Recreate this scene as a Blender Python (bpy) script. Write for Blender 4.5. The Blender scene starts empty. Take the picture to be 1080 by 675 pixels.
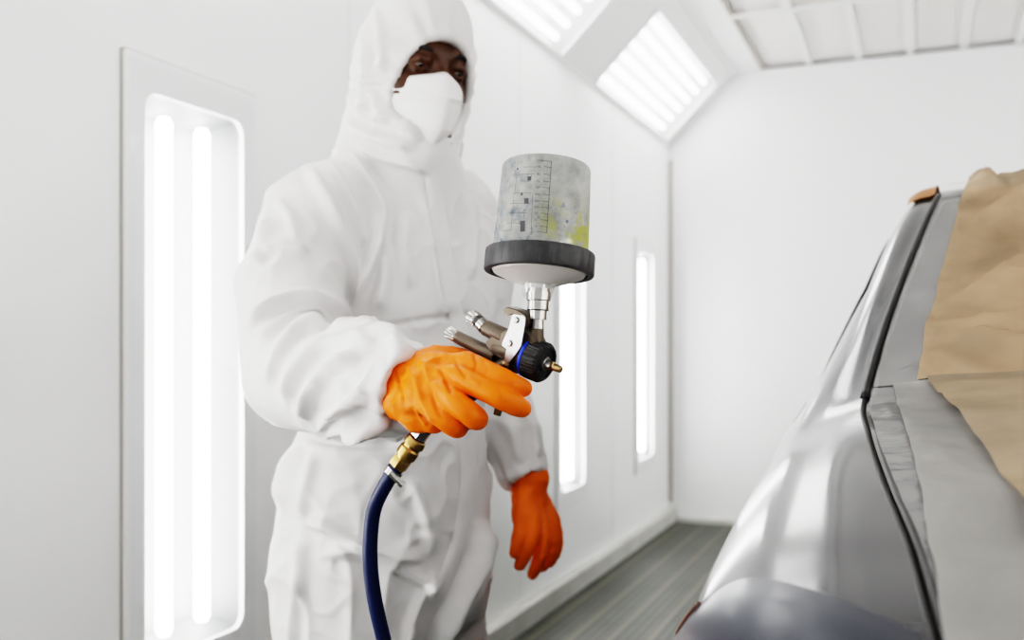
import bpy, bmesh, math, random
import numpy as np
from mathutils import Vector, Matrix, noise
from mathutils.bvhtree import BVHTree

random.seed(4)
np.random.seed(4)
SC = bpy.context.scene
COL = SC.collection
YAW = math.radians(22.3)
CA, SA = math.cos(YAW), math.sin(YAW)
F = 1050.0            # focal length for a 1080 wide frame
CAMH = 1.16
HX, HY = 540.0, 362.0  # where the level line of sight meets the photo

# ------------------------------------------------------------------ frames
def V3(*a): return np.array(a, float)
def Cm(px, py, d):
    """a point at distance d ahead of the camera spot, (right, ahead, up)"""
    return V3((px - HX) / F * d, d, CAMH + (HY - py) / F * d)
def w_of(v):
    v = np.asarray(v, float)
    o = np.empty_like(v)
    o[..., 0] = CA * v[..., 0] - SA * v[..., 1]
    o[..., 1] = SA * v[..., 0] + CA * v[..., 1]
    o[..., 2] = v[..., 2]
    return o
def W(px, py, d): return w_of(Cm(px, py, d))
def ray(px, py):
    return w_of(V3((px - HX) / F, 1.0, (HY - py) / F))
EYE = V3(0, 0, CAMH)
def on_plane(px, py, p0, n):
    D = ray(px, py)
    t = np.dot(n, p0 - EYE) / np.dot(n, D)
    return EYE + t * D
def nrm(v):
    v = np.asarray(v, float); return v / np.linalg.norm(v)

# ------------------------------------------------------------------ materials
def mat(name, color, rough=0.5, metal=0.0, spec=0.5, coat=0.0, bump=None, emit=None, alpha=1.0,
        var=None, trans=0.0, aniso=0.0, sub=0.0, ior=1.45):
    m = bpy.data.materials.new(name); m.use_nodes = True
    nt = m.node_tree; b = nt.nodes['Principled BSDF']
    b.inputs['Base Color'].default_value = (*color, 1)
    b.inputs['Roughness'].default_value = rough
    b.inputs['Metallic'].default_value = metal
    b.inputs['Specular IOR Level'].default_value = spec
    b.inputs['Coat Weight'].default_value = coat
    b.inputs['Coat Roughness'].default_value = 0.08
    b.inputs['Alpha'].default_value = alpha
    b.inputs['Transmission Weight'].default_value = trans
    b.inputs['IOR'].default_value = ior
    if sub:
        b.inputs['Subsurface Weight'].default_value = sub
        b.inputs['Subsurface Radius'].default_value = (0.02, 0.01, 0.006)
        b.inputs['Subsurface Scale'].default_value = 0.3
    if emit:
        b.inputs['Emission Color'].default_value = (*emit[0], 1)
        b.inputs['Emission Strength'].default_value = emit[1]
    tc = nt.nodes.new('ShaderNodeTexCoord')
    if var:   # (scale, colour2, lo, hi)
        n = nt.nodes.new('ShaderNodeTexNoise'); n.inputs['Scale'].default_value = var[0]
        n.inputs['Detail'].default_value = 6; n.inputs['Roughness'].default_value = 0.6
        nt.links.new(tc.outputs['Object'], n.inputs['Vector'])
        r = nt.nodes.new('ShaderNodeMapRange')
        r.inputs['From Min'].default_value = var[2]; r.inputs['From Max'].default_value = var[3]
        nt.links.new(n.outputs['Fac'], r.inputs['Value'])
        mx = nt.nodes.new('ShaderNodeMix'); mx.data_type = 'RGBA'
        mx.inputs['A'].default_value = (*color, 1); mx.inputs['B'].default_value = (*var[1], 1)
        nt.links.new(r.outputs['Result'], mx.inputs['Factor'])
        nt.links.new(mx.outputs['Result'], b.inputs['Base Color'])
    if bump:  # list of (scale, strength, dist, kind)
        prev = None
        for sc, st, di, kind in bump:
            if kind == 'ridge':
                n = nt.nodes.new('ShaderNodeTexNoise'); n.noise_type = 'RIDGED_MULTIFRACTAL'; n.inputs['Detail'].default_value = 3
                n.inputs['Roughness'].default_value = 0.45; n.inputs['Distortion'].default_value = 0.6
                out = n.outputs['Fac']
            elif kind == 'noise':
                n = nt.nodes.new('ShaderNodeTexNoise'); n.inputs['Detail'].default_value = 5
                out = n.outputs['Fac']
            else:
                n = nt.nodes.new('ShaderNodeTexVoronoi'); out = n.outputs['Distance']
            n.inputs['Scale'].default_value = sc
            nt.links.new(tc.outputs['Object'], n.inputs['Vector'])
            bp = nt.nodes.new('ShaderNodeBump')
            bp.inputs['Strength'].default_value = st; bp.inputs['Distance'].default_value = di
            nt.links.new(out, bp.inputs['Height'])
            if prev: nt.links.new(prev.outputs['Normal'], bp.inputs['Normal'])
            prev = bp
        nt.links.new(prev.outputs['Normal'], b.inputs['Normal'])
    return m

def mat_emit(name, color, strength):
    m = bpy.data.materials.new(name); m.use_nodes = True
    nt = m.node_tree; nt.nodes.clear()
    o = nt.nodes.new('ShaderNodeOutputMaterial'); e = nt.nodes.new('ShaderNodeEmission')
    e.inputs['Color'].default_value = (*color, 1); e.inputs['Strength'].default_value = strength
    nt.links.new(e.outputs[0], o.inputs['Surface'])
    return m

def mat_sheet(name, color, opacity, rough=0.3, gloss=0.1, var=None, bump=None):
    """thin see-through sheet: part transparent, part diffuse, part glossy"""
    m = bpy.data.materials.new(name); m.use_nodes = True
    nt = m.node_tree; nt.nodes.clear()
    N = nt.nodes.new; L = nt.links.new
    o = N('ShaderNodeOutputMaterial'); tr = N('ShaderNodeBsdfTransparent')
    di = N('ShaderNodeBsdfDiffuse'); tl = N('ShaderNodeBsdfTranslucent'); gl = N('ShaderNodeBsdfGlossy')
    di.inputs['Color'].default_value = (*color, 1); tl.inputs['Color'].default_value = (*color, 1)
    gl.inputs['Roughness'].default_value = rough
    a = N('ShaderNodeMixShader'); a.inputs[0].default_value = 0.2
    L(di.outputs[0], a.inputs[1]); L(tl.outputs[0], a.inputs[2])
    b = N('ShaderNodeMixShader'); b.inputs[0].default_value = opacity
    L(tr.outputs[0], b.inputs[1]); L(a.outputs[0], b.inputs[2])
    c = N('ShaderNodeMixShader'); c.inputs[0].default_value = gloss
    L(b.outputs[0], c.inputs[1]); L(gl.outputs[0], c.inputs[2])
    L(c.outputs[0], o.inputs['Surface'])
    tc = N('ShaderNodeTexCoord')
    if var:
        n = N('ShaderNodeTexNoise'); n.inputs['Scale'].default_value = var[0]; n.inputs['Detail'].default_value = 8
        L(tc.outputs['Object'], n.inputs['Vector'])
        r = N('ShaderNodeMapRange'); r.inputs['From Min'].default_value = var[2]; r.inputs['From Max'].default_value = var[3]
        L(n.outputs['Fac'], r.inputs['Value'])
        mx = N('ShaderNodeMix'); mx.data_type = 'RGBA'
        mx.inputs['A'].default_value = (*color, 1); mx.inputs['B'].default_value = (*var[1], 1)
        L(r.outputs['Result'], mx.inputs['Factor'])
        L(mx.outputs['Result'], di.inputs['Color']); L(mx.outputs['Result'], tl.inputs['Color'])
    if bump:
        n = N('ShaderNodeTexNoise'); n.inputs['Scale'].default_value = bump[0]; n.inputs['Detail'].default_value = 6
        if len(bump) > 3: n.noise_type = 'RIDGED_MULTIFRACTAL'; n.inputs['Detail'].default_value = 3; n.inputs['Distortion'].default_value = 0.8
        L(tc.outputs['Object'], n.inputs['Vector'])
        bp = N('ShaderNodeBump'); bp.inputs['Strength'].default_value = bump[1]; bp.inputs['Distance'].default_value = bump[2]
        L(n.outputs['Fac'], bp.inputs['Height'])
        for s in (di, tl, gl): L(bp.outputs['Normal'], s.inputs['Normal'])
    return m

M = {}
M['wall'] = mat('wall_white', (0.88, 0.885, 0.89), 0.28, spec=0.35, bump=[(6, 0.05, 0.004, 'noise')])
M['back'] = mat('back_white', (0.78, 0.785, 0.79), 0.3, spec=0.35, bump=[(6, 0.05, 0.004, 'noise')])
M['trimwhite'] = mat('trim_white', (0.80, 0.80, 0.80), 0.4)
M['frame'] = mat('frame_white', (0.86, 0.87, 0.88), 0.35)
M['reflector'] = mat('reflector_grey', (0.26, 0.265, 0.27), 0.5)
M['reflectorup'] = mat('reflector_pale', (0.50, 0.50, 0.50), 0.5)
M['seal'] = mat('seal_grey', (0.36, 0.34, 0.31), 0.6)
M['curb'] = mat('curb_grey', (0.60, 0.60, 0.57), 0.45, var=(5, (0.5, 0.5, 0.46), 0.4, 0.7))
M['filter'] = mat('filter_fabric', (0.82, 0.80, 0.78), 0.9, var=(30, (0.77, 0.75, 0.735), 0.35, 0.65), bump=[(200, 0.3, 0.003, 'noise')])
M['tube'] = mat_emit('tube_glow', (1.0, 0.99, 0.975), 13.0)
M['tuber'] = mat_emit('far_tube_glow', (1.0, 0.99, 0.975), 23.0)
M['tubeup'] = mat_emit('ceiling_tube_glow', (1.0, 0.99, 0.975), 5.0)
M['glass'] = mat_sheet('clear_glass', (0.9, 0.95, 0.95), 0.02, 0.02, 0.05)
M['suit'] = mat('suit_white', (0.69, 0.676, 0.672), 0.62, spec=0.25, bump=[(6, 0.5, 0.014, 'ridge'), (38, 0.22, 0.004, 'noise'), (420, 0.12, 0.0006, 'noise')])
M['suit2'] = mat('suit_flap', (0.715, 0.70, 0.695), 0.6, spec=0.25, bump=[(45, 0.2, 0.003, 'noise')])
M['mask'] = mat('mask_white', (0.80, 0.79, 0.785), 0.75, spec=0.2, bump=[(300, 0.1, 0.0008, 'noise')])
M['skin'] = mat('skin_brown', (0.062, 0.023, 0.010), 0.45, spec=0.4, sub=0.15, var=(14, (0.042, 0.016, 0.008), 0.4, 0.7))
M['brow'] = mat('brow_black', (0.010, 0.007, 0.006), 0.8)
M['eyew'] = mat('eye_white_shaded', (0.14, 0.115, 0.10), 0.15)  # white of the eye, shade put into its colour by darkening
M['iris'] = mat('iris_dark', (0.012, 0.007, 0.005), 0.08)
M['glove'] = mat('nitrile_orange', (0.82, 0.148, 0.0), 0.46, spec=0.3, bump=[(38, 0.35, 0.002, 'ridge'), (70, 0.18, 0.003, 'noise'), (900, 0.08, 0.0004, 'noise')])
M['boot'] = mat('boot_black', (0.03, 0.03, 0.03), 0.6)
M['bronze'] = mat('gun_bronze', (0.105, 0.083, 0.062), 0.42, metal=0.45, spec=0.4)
M['chrome'] = mat('chrome', (0.40, 0.392, 0.376), 0.24, metal=1.0)
M['steel'] = mat('brushed_steel', (0.40, 0.405, 0.40), 0.33, metal=1.0, bump=[(140, 0.06, 0.001, 'noise')])
M['black'] = mat('black_plastic', (0.018, 0.018, 0.019), 0.42)
M['collar'] = mat('collar_black', (0.032, 0.032, 0.034), 0.5, var=(25, (0.06, 0.06, 0.062), 0.5, 0.75))
M['blue'] = mat('blue_ring', (0.015, 0.06, 0.62), 0.4)
M['brass'] = mat('brass', (0.44, 0.29, 0.11), 0.32, metal=1.0, var=(40, (0.30, 0.19, 0.07), 0.45, 0.7))
M['nozzle'] = mat('nozzle_brass', (0.26, 0.18, 0.09), 0.35, metal=1.0)
M['hose'] = mat('hose_blue', (0.005, 0.011, 0.055), 0.38, spec=0.5, bump=[(60, 0.1, 0.001, 'noise')])
M['ink'] = mat('ink', (0.075, 0.075, 0.08), 0.7)
M['inkblue'] = mat('ink_blue', (0.20, 0.25, 0.33), 0.7)
M['paint'] = mat('car_silver', (0.072, 0.0735, 0.077), 0.15, metal=0.45, spec=0.4, coat=0.2, bump=[(220, 0.02, 0.0006, 'noise')])
M['lamp'] = mat('lamp_slate', (0.030, 0.034, 0.046), 0.35, spec=0.25, metal=0.0, coat=0.06)
M['lampedge'] = mat('lamp_edge', (0.10, 0.05, 0.035), 0.35)
M['rubber'] = mat('rubber_black', (0.010, 0.010, 0.011), 0.45)
M['carglass'] = mat('car_glass', (0.018, 0.02, 0.025), 0.05, spec=0.6)
M['tyre'] = mat('tyre', (0.02, 0.02, 0.02), 0.8)
M['rim'] = mat('rim', (0.4, 0.4, 0.41), 0.3, metal=0.9)
M['kraft'] = mat_sheet('kraft_paper', (0.46, 0.325, 0.205), 0.93, 0.35, 0.06, var=(9, (0.32, 0.23, 0.145), 0.35, 0.68), bump=(9, 1.0, 0.02, 1))
M['kraft2'] = mat_sheet('kraft_under_film', (0.42, 0.325, 0.225), 0.95, 0.3, 0.07, var=(7, (0.27, 0.215, 0.155), 0.35, 0.68), bump=(20, 0.4, 0.006))
M['film'] = mat_sheet('clear_film', (0.40, 0.40, 0.395), 0.42, 0.16, 0.2, var=(16, (0.66, 0.66, 0.65), 0.45, 0.75), bump=(30, 0.7, 0.005))
M['greysheet'] = mat_sheet('grey_film', (0.37, 0.36, 0.345), 0.80, 0.25, 0.10, var=(8, (0.29, 0.285, 0.275), 0.4, 0.7), bump=(24, 0.5, 0.005))
M['tape'] = mat('cream_tape', (0.74, 0.69, 0.60), 0.6, bump=[(90, 0.2, 0.002, 'noise')])
M['orangetape'] = mat('amber_tape', (0.33, 0.13, 0.03), 0.45)

def mat_floor():
    m = bpy.data.materials.new('floor_grating'); m.use_nodes = True
    nt = m.node_tree; b = nt.nodes['Principled BSDF']; N = nt.nodes.new; L = nt.links.new
    tc = N('ShaderNodeTexCoord')
    sep = N('ShaderNodeSeparateXYZ'); L(tc.outputs['Object'], sep.inputs[0])
    def stripe(sock, period, width):
        a = N('ShaderNodeMath'); a.operation = 'DIVIDE'; a.inputs[1].default_value = period; L(sock, a.inputs[0])
        f = N('ShaderNodeMath'); f.operation = 'FRACT'; L(a.outputs[0], f.inputs[0])
        c = N('ShaderNodeMath'); c.operation = 'LESS_THAN'; c.inputs[1].default_value = width; L(f.outputs[0], c.inputs[0])
        return c.outputs[0]
    bx = stripe(sep.outputs['X'], 0.145, 0.10)      # long bearing bars
    fx = stripe(sep.outputs['X'], 0.036, 0.30)
    fy = stripe(sep.outputs['Y'], 0.036, 0.25)
    mxx = N('ShaderNodeMath'); mxx.operation = 'MAXIMUM'; L(fx, mxx.inputs[0]); L(fy, mxx.inputs[1])
    n = N('ShaderNodeTexNoise'); n.inputs['Scale'].default_value = 1.7; n.inputs['Detail'].default_value = 7; n.inputs['Roughness'].default_value = 0.7
    L(tc.outputs['Object'], n.inputs['Vector'])
    r = N('ShaderNodeMapRange'); r.inputs['From Min'].default_value = 0.35; r.inputs['From Max'].default_value = 0.75
    L(n.outputs['Fac'], r.inputs['Value'])
    bars = N('ShaderNodeMix'); bars.data_type = 'RGBA'
    bars.inputs['A'].default_value = (0.056, 0.062, 0.047, 1); bars.inputs['B'].default_value = (0.115, 0.122, 0.096, 1)
    L(r.outputs['Result'], bars.inputs['Factor'])
    g = N('ShaderNodeMix'); g.data_type = 'RGBA'; g.inputs['A'].default_value = (0.032, 0.035, 0.028, 1)
    L(mxx.outputs[0], g.inputs['Factor']); L(bars.outputs['Result'], g.inputs['B'])
    g2 = N('ShaderNodeMix'); g2.data_type = 'RGBA'; g2.inputs['B'].default_value = (0.125, 0.11, 0.08, 1)
    L(bx, g2.inputs['Factor']); L(g.outputs['Result'], g2.inputs['A'])
    L(g2.outputs['Result'], b.inputs['Base Color'])
    b.inputs['Roughness'].default_value = 0.55
    bp = N('ShaderNodeBump'); bp.inputs['Strength'].default_value = 0.6; bp.inputs['Distance'].default_value = 0.01
    L(mxx.outputs[0], bp.inputs['Height']); L(bp.outputs['Normal'], b.inputs['Normal'])
    return m
M['floor'] = mat_floor()

def mat_cup():
    m = bpy.data.materials.new('frosted_cup'); m.use_nodes = True
    nt = m.node_tree; nt.nodes.clear(); N = nt.nodes.new; L = nt.links.new
    o = N('ShaderNodeOutputMaterial'); tc = N('ShaderNodeTexCoord')
    sep = N('ShaderNodeSeparateXYZ'); L(tc.outputs['Object'], sep.inputs[0])   # x: side, y: to the front, z: height
    def noise_(scale, lo, hi, off=0.0, det=8, rough=0.65, stretch=None):
        n = N('ShaderNodeTexNoise'); n.inputs['Scale'].default_value = scale; n.inputs['Detail'].default_value = det
        n.inputs['Roughness'].default_value = rough
        mp = N('ShaderNodeMapping'); mp.inputs['Location'].default_value = (off, off * 0.7, off * 1.3)
        if stretch: mp.inputs['Scale'].default_value = stretch
        L(tc.outputs['Object'], mp.inputs['Vector']); L(mp.outputs['Vector'], n.inputs['Vector'])
        r = N('ShaderNodeMapRange'); r.inputs['From Min'].default_value = lo; r.inputs['From Max'].default_value = hi
        L(n.outputs['Fac'], r.inputs['Value']); return r.outputs['Result']
    def ramp(sock, a, b):
        r = N('ShaderNodeMapRange'); r.inputs['From Min'].default_value = a; r.inputs['From Max'].default_value = b
        L(sock, r.inputs['Value']); return r.outputs['Result']
    def mul(a, b):
        x = N('ShaderNodeMath'); x.operation = 'MULTIPLY'
        L(a, x.inputs[0])
        if hasattr(b, 'node'): L(b, x.inputs[1])
        else: x.inputs[1].default_value = b
        return x.outputs[0]
    def mix(f, A, B):
        x = N('ShaderNodeMix'); x.data_type = 'RGBA'
        L(f, x.inputs['Factor'])
        if hasattr(A, 'node'): L(A, x.inputs['A'])
        else: x.inputs['A'].default_value = (*A, 1)
        x.inputs['B'].default_value = (*B, 1)
        return x.outputs['Result']
    c = mix(noise_(32, 0.40, 0.66), (0.55, 0.55, 0.525), (0.29, 0.30, 0.30))
    c = mix(mul(noise_(70, 0.50, 0.62, 3), ramp(sep.outputs['X'], 0.02, -0.04)), c, (0.26, 0.30, 0.34))
    low = ramp(sep.outputs['Z'], 0.085, 0.045)
    c = mix(mul(mul(noise_(38, 0.44, 0.56, 7), ramp(sep.outputs['X'], -0.012, 0.02)), low), c, (0.45, 0.46, 0.08))
    c = mix(mul(mul(noise_(60, 0.54, 0.62, 11), low), ramp(sep.outputs['X'], 0.05, -0.05)), c, (0.14, 0.19, 0.25))
    c = mix(mul(mul(noise_(85, 0.60, 0.66, 17), low), ramp(sep.outputs['X'], -0.03, 0.01)), c, (0.12, 0.17, 0.33))
    c = mix(mul(ramp(sep.outputs['Z'], 0.108, 0.128), 0.6), c, (0.45, 0.46, 0.46))
    b = N('ShaderNodeBsdfPrincipled'); b.inputs['Roughness'].default_value = 0.45
    L(c, b.inputs['Base Color'])
    tl = N('ShaderNodeBsdfTranslucent'); L(c, tl.inputs['Color'])
    mx = N('ShaderNodeMixShader'); mx.inputs[0].default_value = 0.5
    L(b.outputs[0], mx.inputs[1]); L(tl.outputs[0], mx.inputs[2])
    tr = N('ShaderNodeBsdfTransparent')
    m2 = N('ShaderNodeMixShader'); m2.inputs[0].default_value = 0.12
    L(mx.outputs[0], m2.inputs[1]); L(tr.outputs[0], m2.inputs[2])
    L(m2.outputs[0], o.inputs['Surface'])
    return m
M['cup'] = mat_cup()
M['lid'] = mat_sheet('lid_plastic', (0.80, 0.79, 0.77), 0.80, 0.2, 0.08)
M['clear'] = mat_sheet('clear_plastic', (0.8, 0.8, 0.78), 0.25, 0.1, 0.12)

# ------------------------------------------------------------------ object helpers
ROOT = {}
def empty(name, loc, label=None, cat=None, group=None):
    o = bpy.data.objects.new(name, None); COL.objects.link(o)
    o.location = tuple(loc); o.empty_display_size = 0.05
    ROOT[o.name] = np.array(loc, float)
    if label: o['label'] = label
    if cat: o['category'] = cat
    if group: o['group'] = group
    return o
def base_of(o):
    s = np.zeros(3)
    while o is not None:
        s = s + np.array(o.location); o = o.parent
    return s
def mesh(name, verts, faces, m, parent=None, smooth=True, origin=None):
    """verts in world space; smooth may be an angle in degrees"""
    verts = np.asarray(verts, float)
    off = base_of(parent) if parent else np.zeros(3)
    loc = np.zeros(3)
    if parent is None:
        loc = np.array(origin, float) if origin is not None else V3((verts[:, 0].min() + verts[:, 0].max()) / 2, (verts[:, 1].min() + verts[:, 1].max()) / 2, verts[:, 2].min())
    elif origin is not None:
        loc = np.array(origin, float) - off
    me = bpy.data.meshes.new(name)
    me.from_pydata((verts - off - loc).tolist(), [], [tuple(int(i) for i in f) for f in faces])
    me.update()
    bm = bmesh.new(); bm.from_mesh(me)
    bmesh.ops.recalc_face_normals(bm, faces=bm.faces)
    bm.to_mesh(me); bm.free()
    me.materials.append(m)
    if smooth is True:
        me.shade_smooth()
    elif smooth:
        me.shade_smooth(); me.set_sharp_from_angle(angle=math.radians(smooth))
    o = bpy.data.objects.new(name, me); COL.objects.link(o)
    o.location = tuple(loc)
    if parent: o.parent = parent
    return o
def tag(o, label, cat, group=None):
    o['label'] = label; o['category'] = cat
    if group: o['group'] = group
    return o
def struct(name, v, f, m, smooth=False):
    o = mesh(name, v, f, m, None, smooth); o['kind'] = 'structure'; return o
class MB:
    def __init__(s): s.v = []; s.f = []
    def add(s, v, f):
        n = len(s.v); s.v += [tuple(p) for p in np.asarray(v, float)]; s.f += [tuple(i + n for i in q) for q in f]; return s
    def build(s, name, m, parent=None, smooth=True, origin=None): return mesh(name, s.v, s.f, m, parent, smooth, origin)
def box(c0, c1, fr=None):
    x0, y0, z0 = c0; x1, y1, z1 = c1
    v = np.array([(x, y, z) for x in (x0, x1) for y in (y0, y1) for z in (z0, z1)], float)
    f = [(0, 1, 3, 2), (4, 6, 7, 5), (0, 4, 5, 1), (2, 3, 7, 6), (0, 2, 6, 4), (1, 5, 7, 3)]
    if fr is not None: v = fr(v)
    return v, f
def basis(ax, hint=(0, 0, 1)):
    ax = nrm(ax); h = np.array(hint, float)
    if abs(np.dot(ax, nrm(h))) > 0.95: h = V3(1, 0, 0)
    e1 = nrm(np.cross(h, ax)); e2 = np.cross(ax, e1)
    return e1, e2
def lathe(o, ax, prof, seg=40, wob=None, cap=True):
    """prof: list of (height, radius) along ax from o"""
    o = np.array(o, float); ax = nrm(ax); e1, e2 = basis(ax)
    v = []; f = []
    for h, r in prof:
        for k in range(seg):
            a = 2 * math.pi * k / seg
            rr = r * (wob(a, h) if wob else 1)
            v.append(o + ax * h + (e1 * math.cos(a) + e2 * math.sin(a)) * rr)
    n = len(prof)
    for i in range(n - 1):
        for k in range(seg):
            k2 = (k + 1) % seg
            f.append((i * seg + k, i * seg + k2, (i + 1) * seg + k2, (i + 1) * seg + k))
    if cap:
        f.append(tuple(range(seg))[::-1]); f.append(tuple((n - 1) * seg + k for k in range(seg)))
    return v, f
def catmull(P, n):
    P = np.asarray(P, float)
    Q = np.vstack([2 * P[0] - P[1], P, 2 * P[-1] - P[-2]])
    out = []
    for i in range(1, len(Q) - 2):
        for t in np.linspace(0, 1, n, endpoint=False):
            a, b, c, d = Q[i - 1], Q[i], Q[i + 1], Q[i + 2]
            out.append(0.5 * (2 * b + (c - a) * t + (2 * a - 5 * b + 4 * c - d) * t * t + (3 * b - a - 3 * c + d) * t ** 3))
    out.append(P[-1]); return np.array(out)
def tube(P, r, seg=16, n=8, flat=None):
    P = catmull(P, n) if n > 1 else np.asarray(P, float)
    R = np.full(len(P), r) if np.isscalar(r) else np.interp(np.linspace(0, 1, len(P)), np.linspace(0, 1, len(r)), r)
    T = np.gradient(P, axis=0); T /= np.linalg.norm(T, axis=1)[:, None]
    e1, _ = basis(T[0]); v = []; f = []
    for i in range(len(P)):
        e1 = nrm(e1 - T[i] * np.dot(e1, T[i])); e2 = np.cross(T[i], e1)
        for k in range(seg):
            a = 2 * math.pi * k / seg
            v.append(P[i] + R[i] * (e1 * math.cos(a) + e2 * math.sin(a)))
    for i in range(len(P) - 1):
        for k in range(seg):
            k2 = (k + 1) % seg
            f.append((i * seg + k, i * seg + k2, (i + 1) * seg + k2, (i + 1) * seg + k))
    f.append(tuple(range(seg))[::-1]); f.append(tuple((len(P) - 1) * seg + k for k in range(seg)))
    return v, f
def gridf(nu, nv):
    return [(i * nv + j, i * nv + j + 1, (i + 1) * nv + j + 1, (i + 1) * nv + j) for i in range(nu - 1) for j in range(nv - 1)]

# ------------------------------------------------------------------ room
XL, XR, YF, YB = -1.53, 3.03, -2.2, 6.45
ZW, ZC, XS = 2.46, 2.88, -1.11       # wall top, ceiling, where the slope meets the ceiling
XM = (XL + XR) / 2
XS2 = 2 * XM - XS
def sheet_holes(us, vs, holes, P):
    us = sorted(set(us + [h[0] for h in holes] + [h[1] for h in holes]))
    vs = sorted(set(vs + [h[2] for h in holes] + [h[3] for h in holes]))
    v = []; f = []
    for i in range(len(us) - 1):
        for j in range(len(vs) - 1):
            cu, cv = (us[i] + us[i + 1]) / 2, (vs[j] + vs[j + 1]) / 2
            if any(h[0] < cu < h[1] and h[2] < cv < h[3] for h in holes): continue
            n = len(v)
            v += [P(us[i], vs[j]), P(us[i + 1], vs[j]), P(us[i + 1], vs[j + 1]), P(us[i], vs[j + 1])]
            f.append((n, n + 1, n + 2, n + 3))
    return v, f
LY = [-0.84, 0.49, 1.82, 3.15, 4.47, 5.82]    # wall light centres along the booth
LZ0, LZ1, LHW = 0.47, 1.70, 0.17
holes = [(y - LHW, y + LHW, LZ0, LZ1) for y in LY]
v, f = sheet_holes([YF, YB], [0, ZW], holes, lambda u, z: (XL, u, z)); struct('wall_left', v, f, M['wall'])
v, f = sheet_holes([YF, YB], [0, ZW], holes, lambda u, z: (XR, u, z)); struct('wall_right', v, f, M['wall'])
prof = [(XL, 0), (XR, 0), (XR, ZW), (XS2, ZC), (XS, ZC), (XL, ZW)]
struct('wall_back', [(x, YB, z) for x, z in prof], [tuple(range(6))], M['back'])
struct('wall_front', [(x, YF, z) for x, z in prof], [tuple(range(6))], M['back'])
struct('floor', [(XL - .3, YF, 0), (XR + .3, YF, 0), (XR + .3, YB, 0), (XL - .3, YB, 0)], [(0, 1, 2, 3)], M['floor'])
SLY = [(-1.2, 0.28), (0.8, 2.28), (2.8, 4.28), (4.80, 6.30)]
SLEN = math.hypot(XS - XL, ZC - ZW)
sd = V3((XS - XL) / SLEN, 0, (ZC - ZW) / SLEN)
S0, S1 = 0.018, 0.478
sh = [(a, b, S0, S1) for a, b in SLY]
v, f = sheet_holes([YF, YB], [0, SLEN], sh, lambda u, s: (XL + sd[0] * s, u, ZW + sd[2] * s)); struct('ceiling_slope_left', v, f, M['trimwhite'])
v, f = sheet_holes([YF, YB], [0, SLEN], sh, lambda u, s: (XR - sd[0] * s, u, ZW + sd[2] * s)); struct('ceiling_slope_right', v, f, M['trimwhite'])
GX0, GX1 = XS + 0.185, XS2 - 0.185
v, f = sheet_holes([XS, XS2], [YF, YB], [(GX0, GX1, YF, YB - 0.06)], lambda x, y: (x, y, ZC)); struct('ceiling_border', v, f, M['trimwhite'])
struct('ceiling', [(GX0 - .02, YF, ZC + 0.03), (GX1 + .02, YF, ZC + 0.03), (GX1 + .02, YB, ZC + 0.03), (GX0 - .02, YB, ZC + 0.03)], [(0, 1, 2, 3)], M['filter'])
# ceiling filter rails
n = 0
mb = MB(); xs = np.arange(GX0 + 0.29, GX1 - 0.1, 0.29)
for i, x in enumerate(xs):
    b_ = MB().add(*box((x - 0.02, YF + .01, ZC + 0.004), (x + 0.02, YB - 0.065, ZC + 0.028)))
    b_.add(*box((x - 0.005, YF + .01, ZC + 0.028), (x + 0.005, YB - 0.065, ZC + 0.0295)))
    o = b_.build('trim_%d' % (i + 1), M['trimwhite'], smooth=False); o['kind'] = 'structure'
for j, y in enumerate((-0.7, 0.5, 1.7, 2.9, 4.1, 5.30)):
    b_ = MB().add(*box((GX0, y - 0.022, ZC - 0.004), (GX1, y + 0.022, ZC + 0.003)))
    o = b_.build('trim_%d' % (len(xs) + j + 1), M['trimwhite'], smooth=False); o['kind'] = 'structure'
# inner lip along the filter opening
for k, (x0, x1) in enumerate(((GX0 - 0.004, GX0 + 0.012), (GX1 - 0.012, GX1 + 0.004))):
    o = MB().add(*box((x0, YF, ZC - 0.002), (x1, YB - 0.05, ZC + 0.03))).build('trim_%d' % (30 + k), M['seal'], smooth=False); o['kind'] = 'structure'
# ridge moulding where wall meets slope and slope meets ceiling
for k, (x, z, r) in enumerate(((XL, ZW, 0.012), (XR, ZW, 0.012), (XS, ZC, 0.014), (XS2, ZC, 0.014))):
    vv, ff = lathe((x, YF, z), (0, 1, 0), [(0, r), (YB - YF, r)], 10)
    o = mesh('trim_%d' % (40 + k), vv, ff, M['trimwhite'], None, 40); o['kind'] = 'structure'
# corner seal strips and curb
for k, x in enumerate((XL + 0.0, XR - 0.026)):
    o = MB().add(*box((x, YB - 0.02, 0.12), (x + 0.026, YB - 0.001, ZW - 0.1))).build('trim_%d' % (50 + k), M['seal'], smooth=False); o['kind'] = 'structure'
for nm, x0, x1 in (('baseboard_left', XL + .001, XL + 0.055), ('baseboard_right', XR - 0.055, XR - .001)):
    o = MB().add(*box((x0, YF, 0.0), (x1, YB - .002, 0.085))).build(nm, M['curb'], smooth=False); o['kind'] = 'structure'
o = MB().add(*box((XL + .056, YB - 0.05, 0.0), (XR - .056, YB - .001, 0.03))).build('baseboard_back', M['curb'], smooth=False); o['kind'] = 'structure'
# joints between the wall panels
for k, (y0, y1) in enumerate(((1.145, 1.155), (2.48, 2.49), (3.81, 3.82), (5.14, 5.15))):
    o = MB().add(*box((XL + 0.0005, y0, 0.09), (XL + 0.002, y1, ZW - 0.02))).build('trim_%d' % (60 + k), M['trimwhite'], smooth=False); o['kind'] = 'structure'

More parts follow.
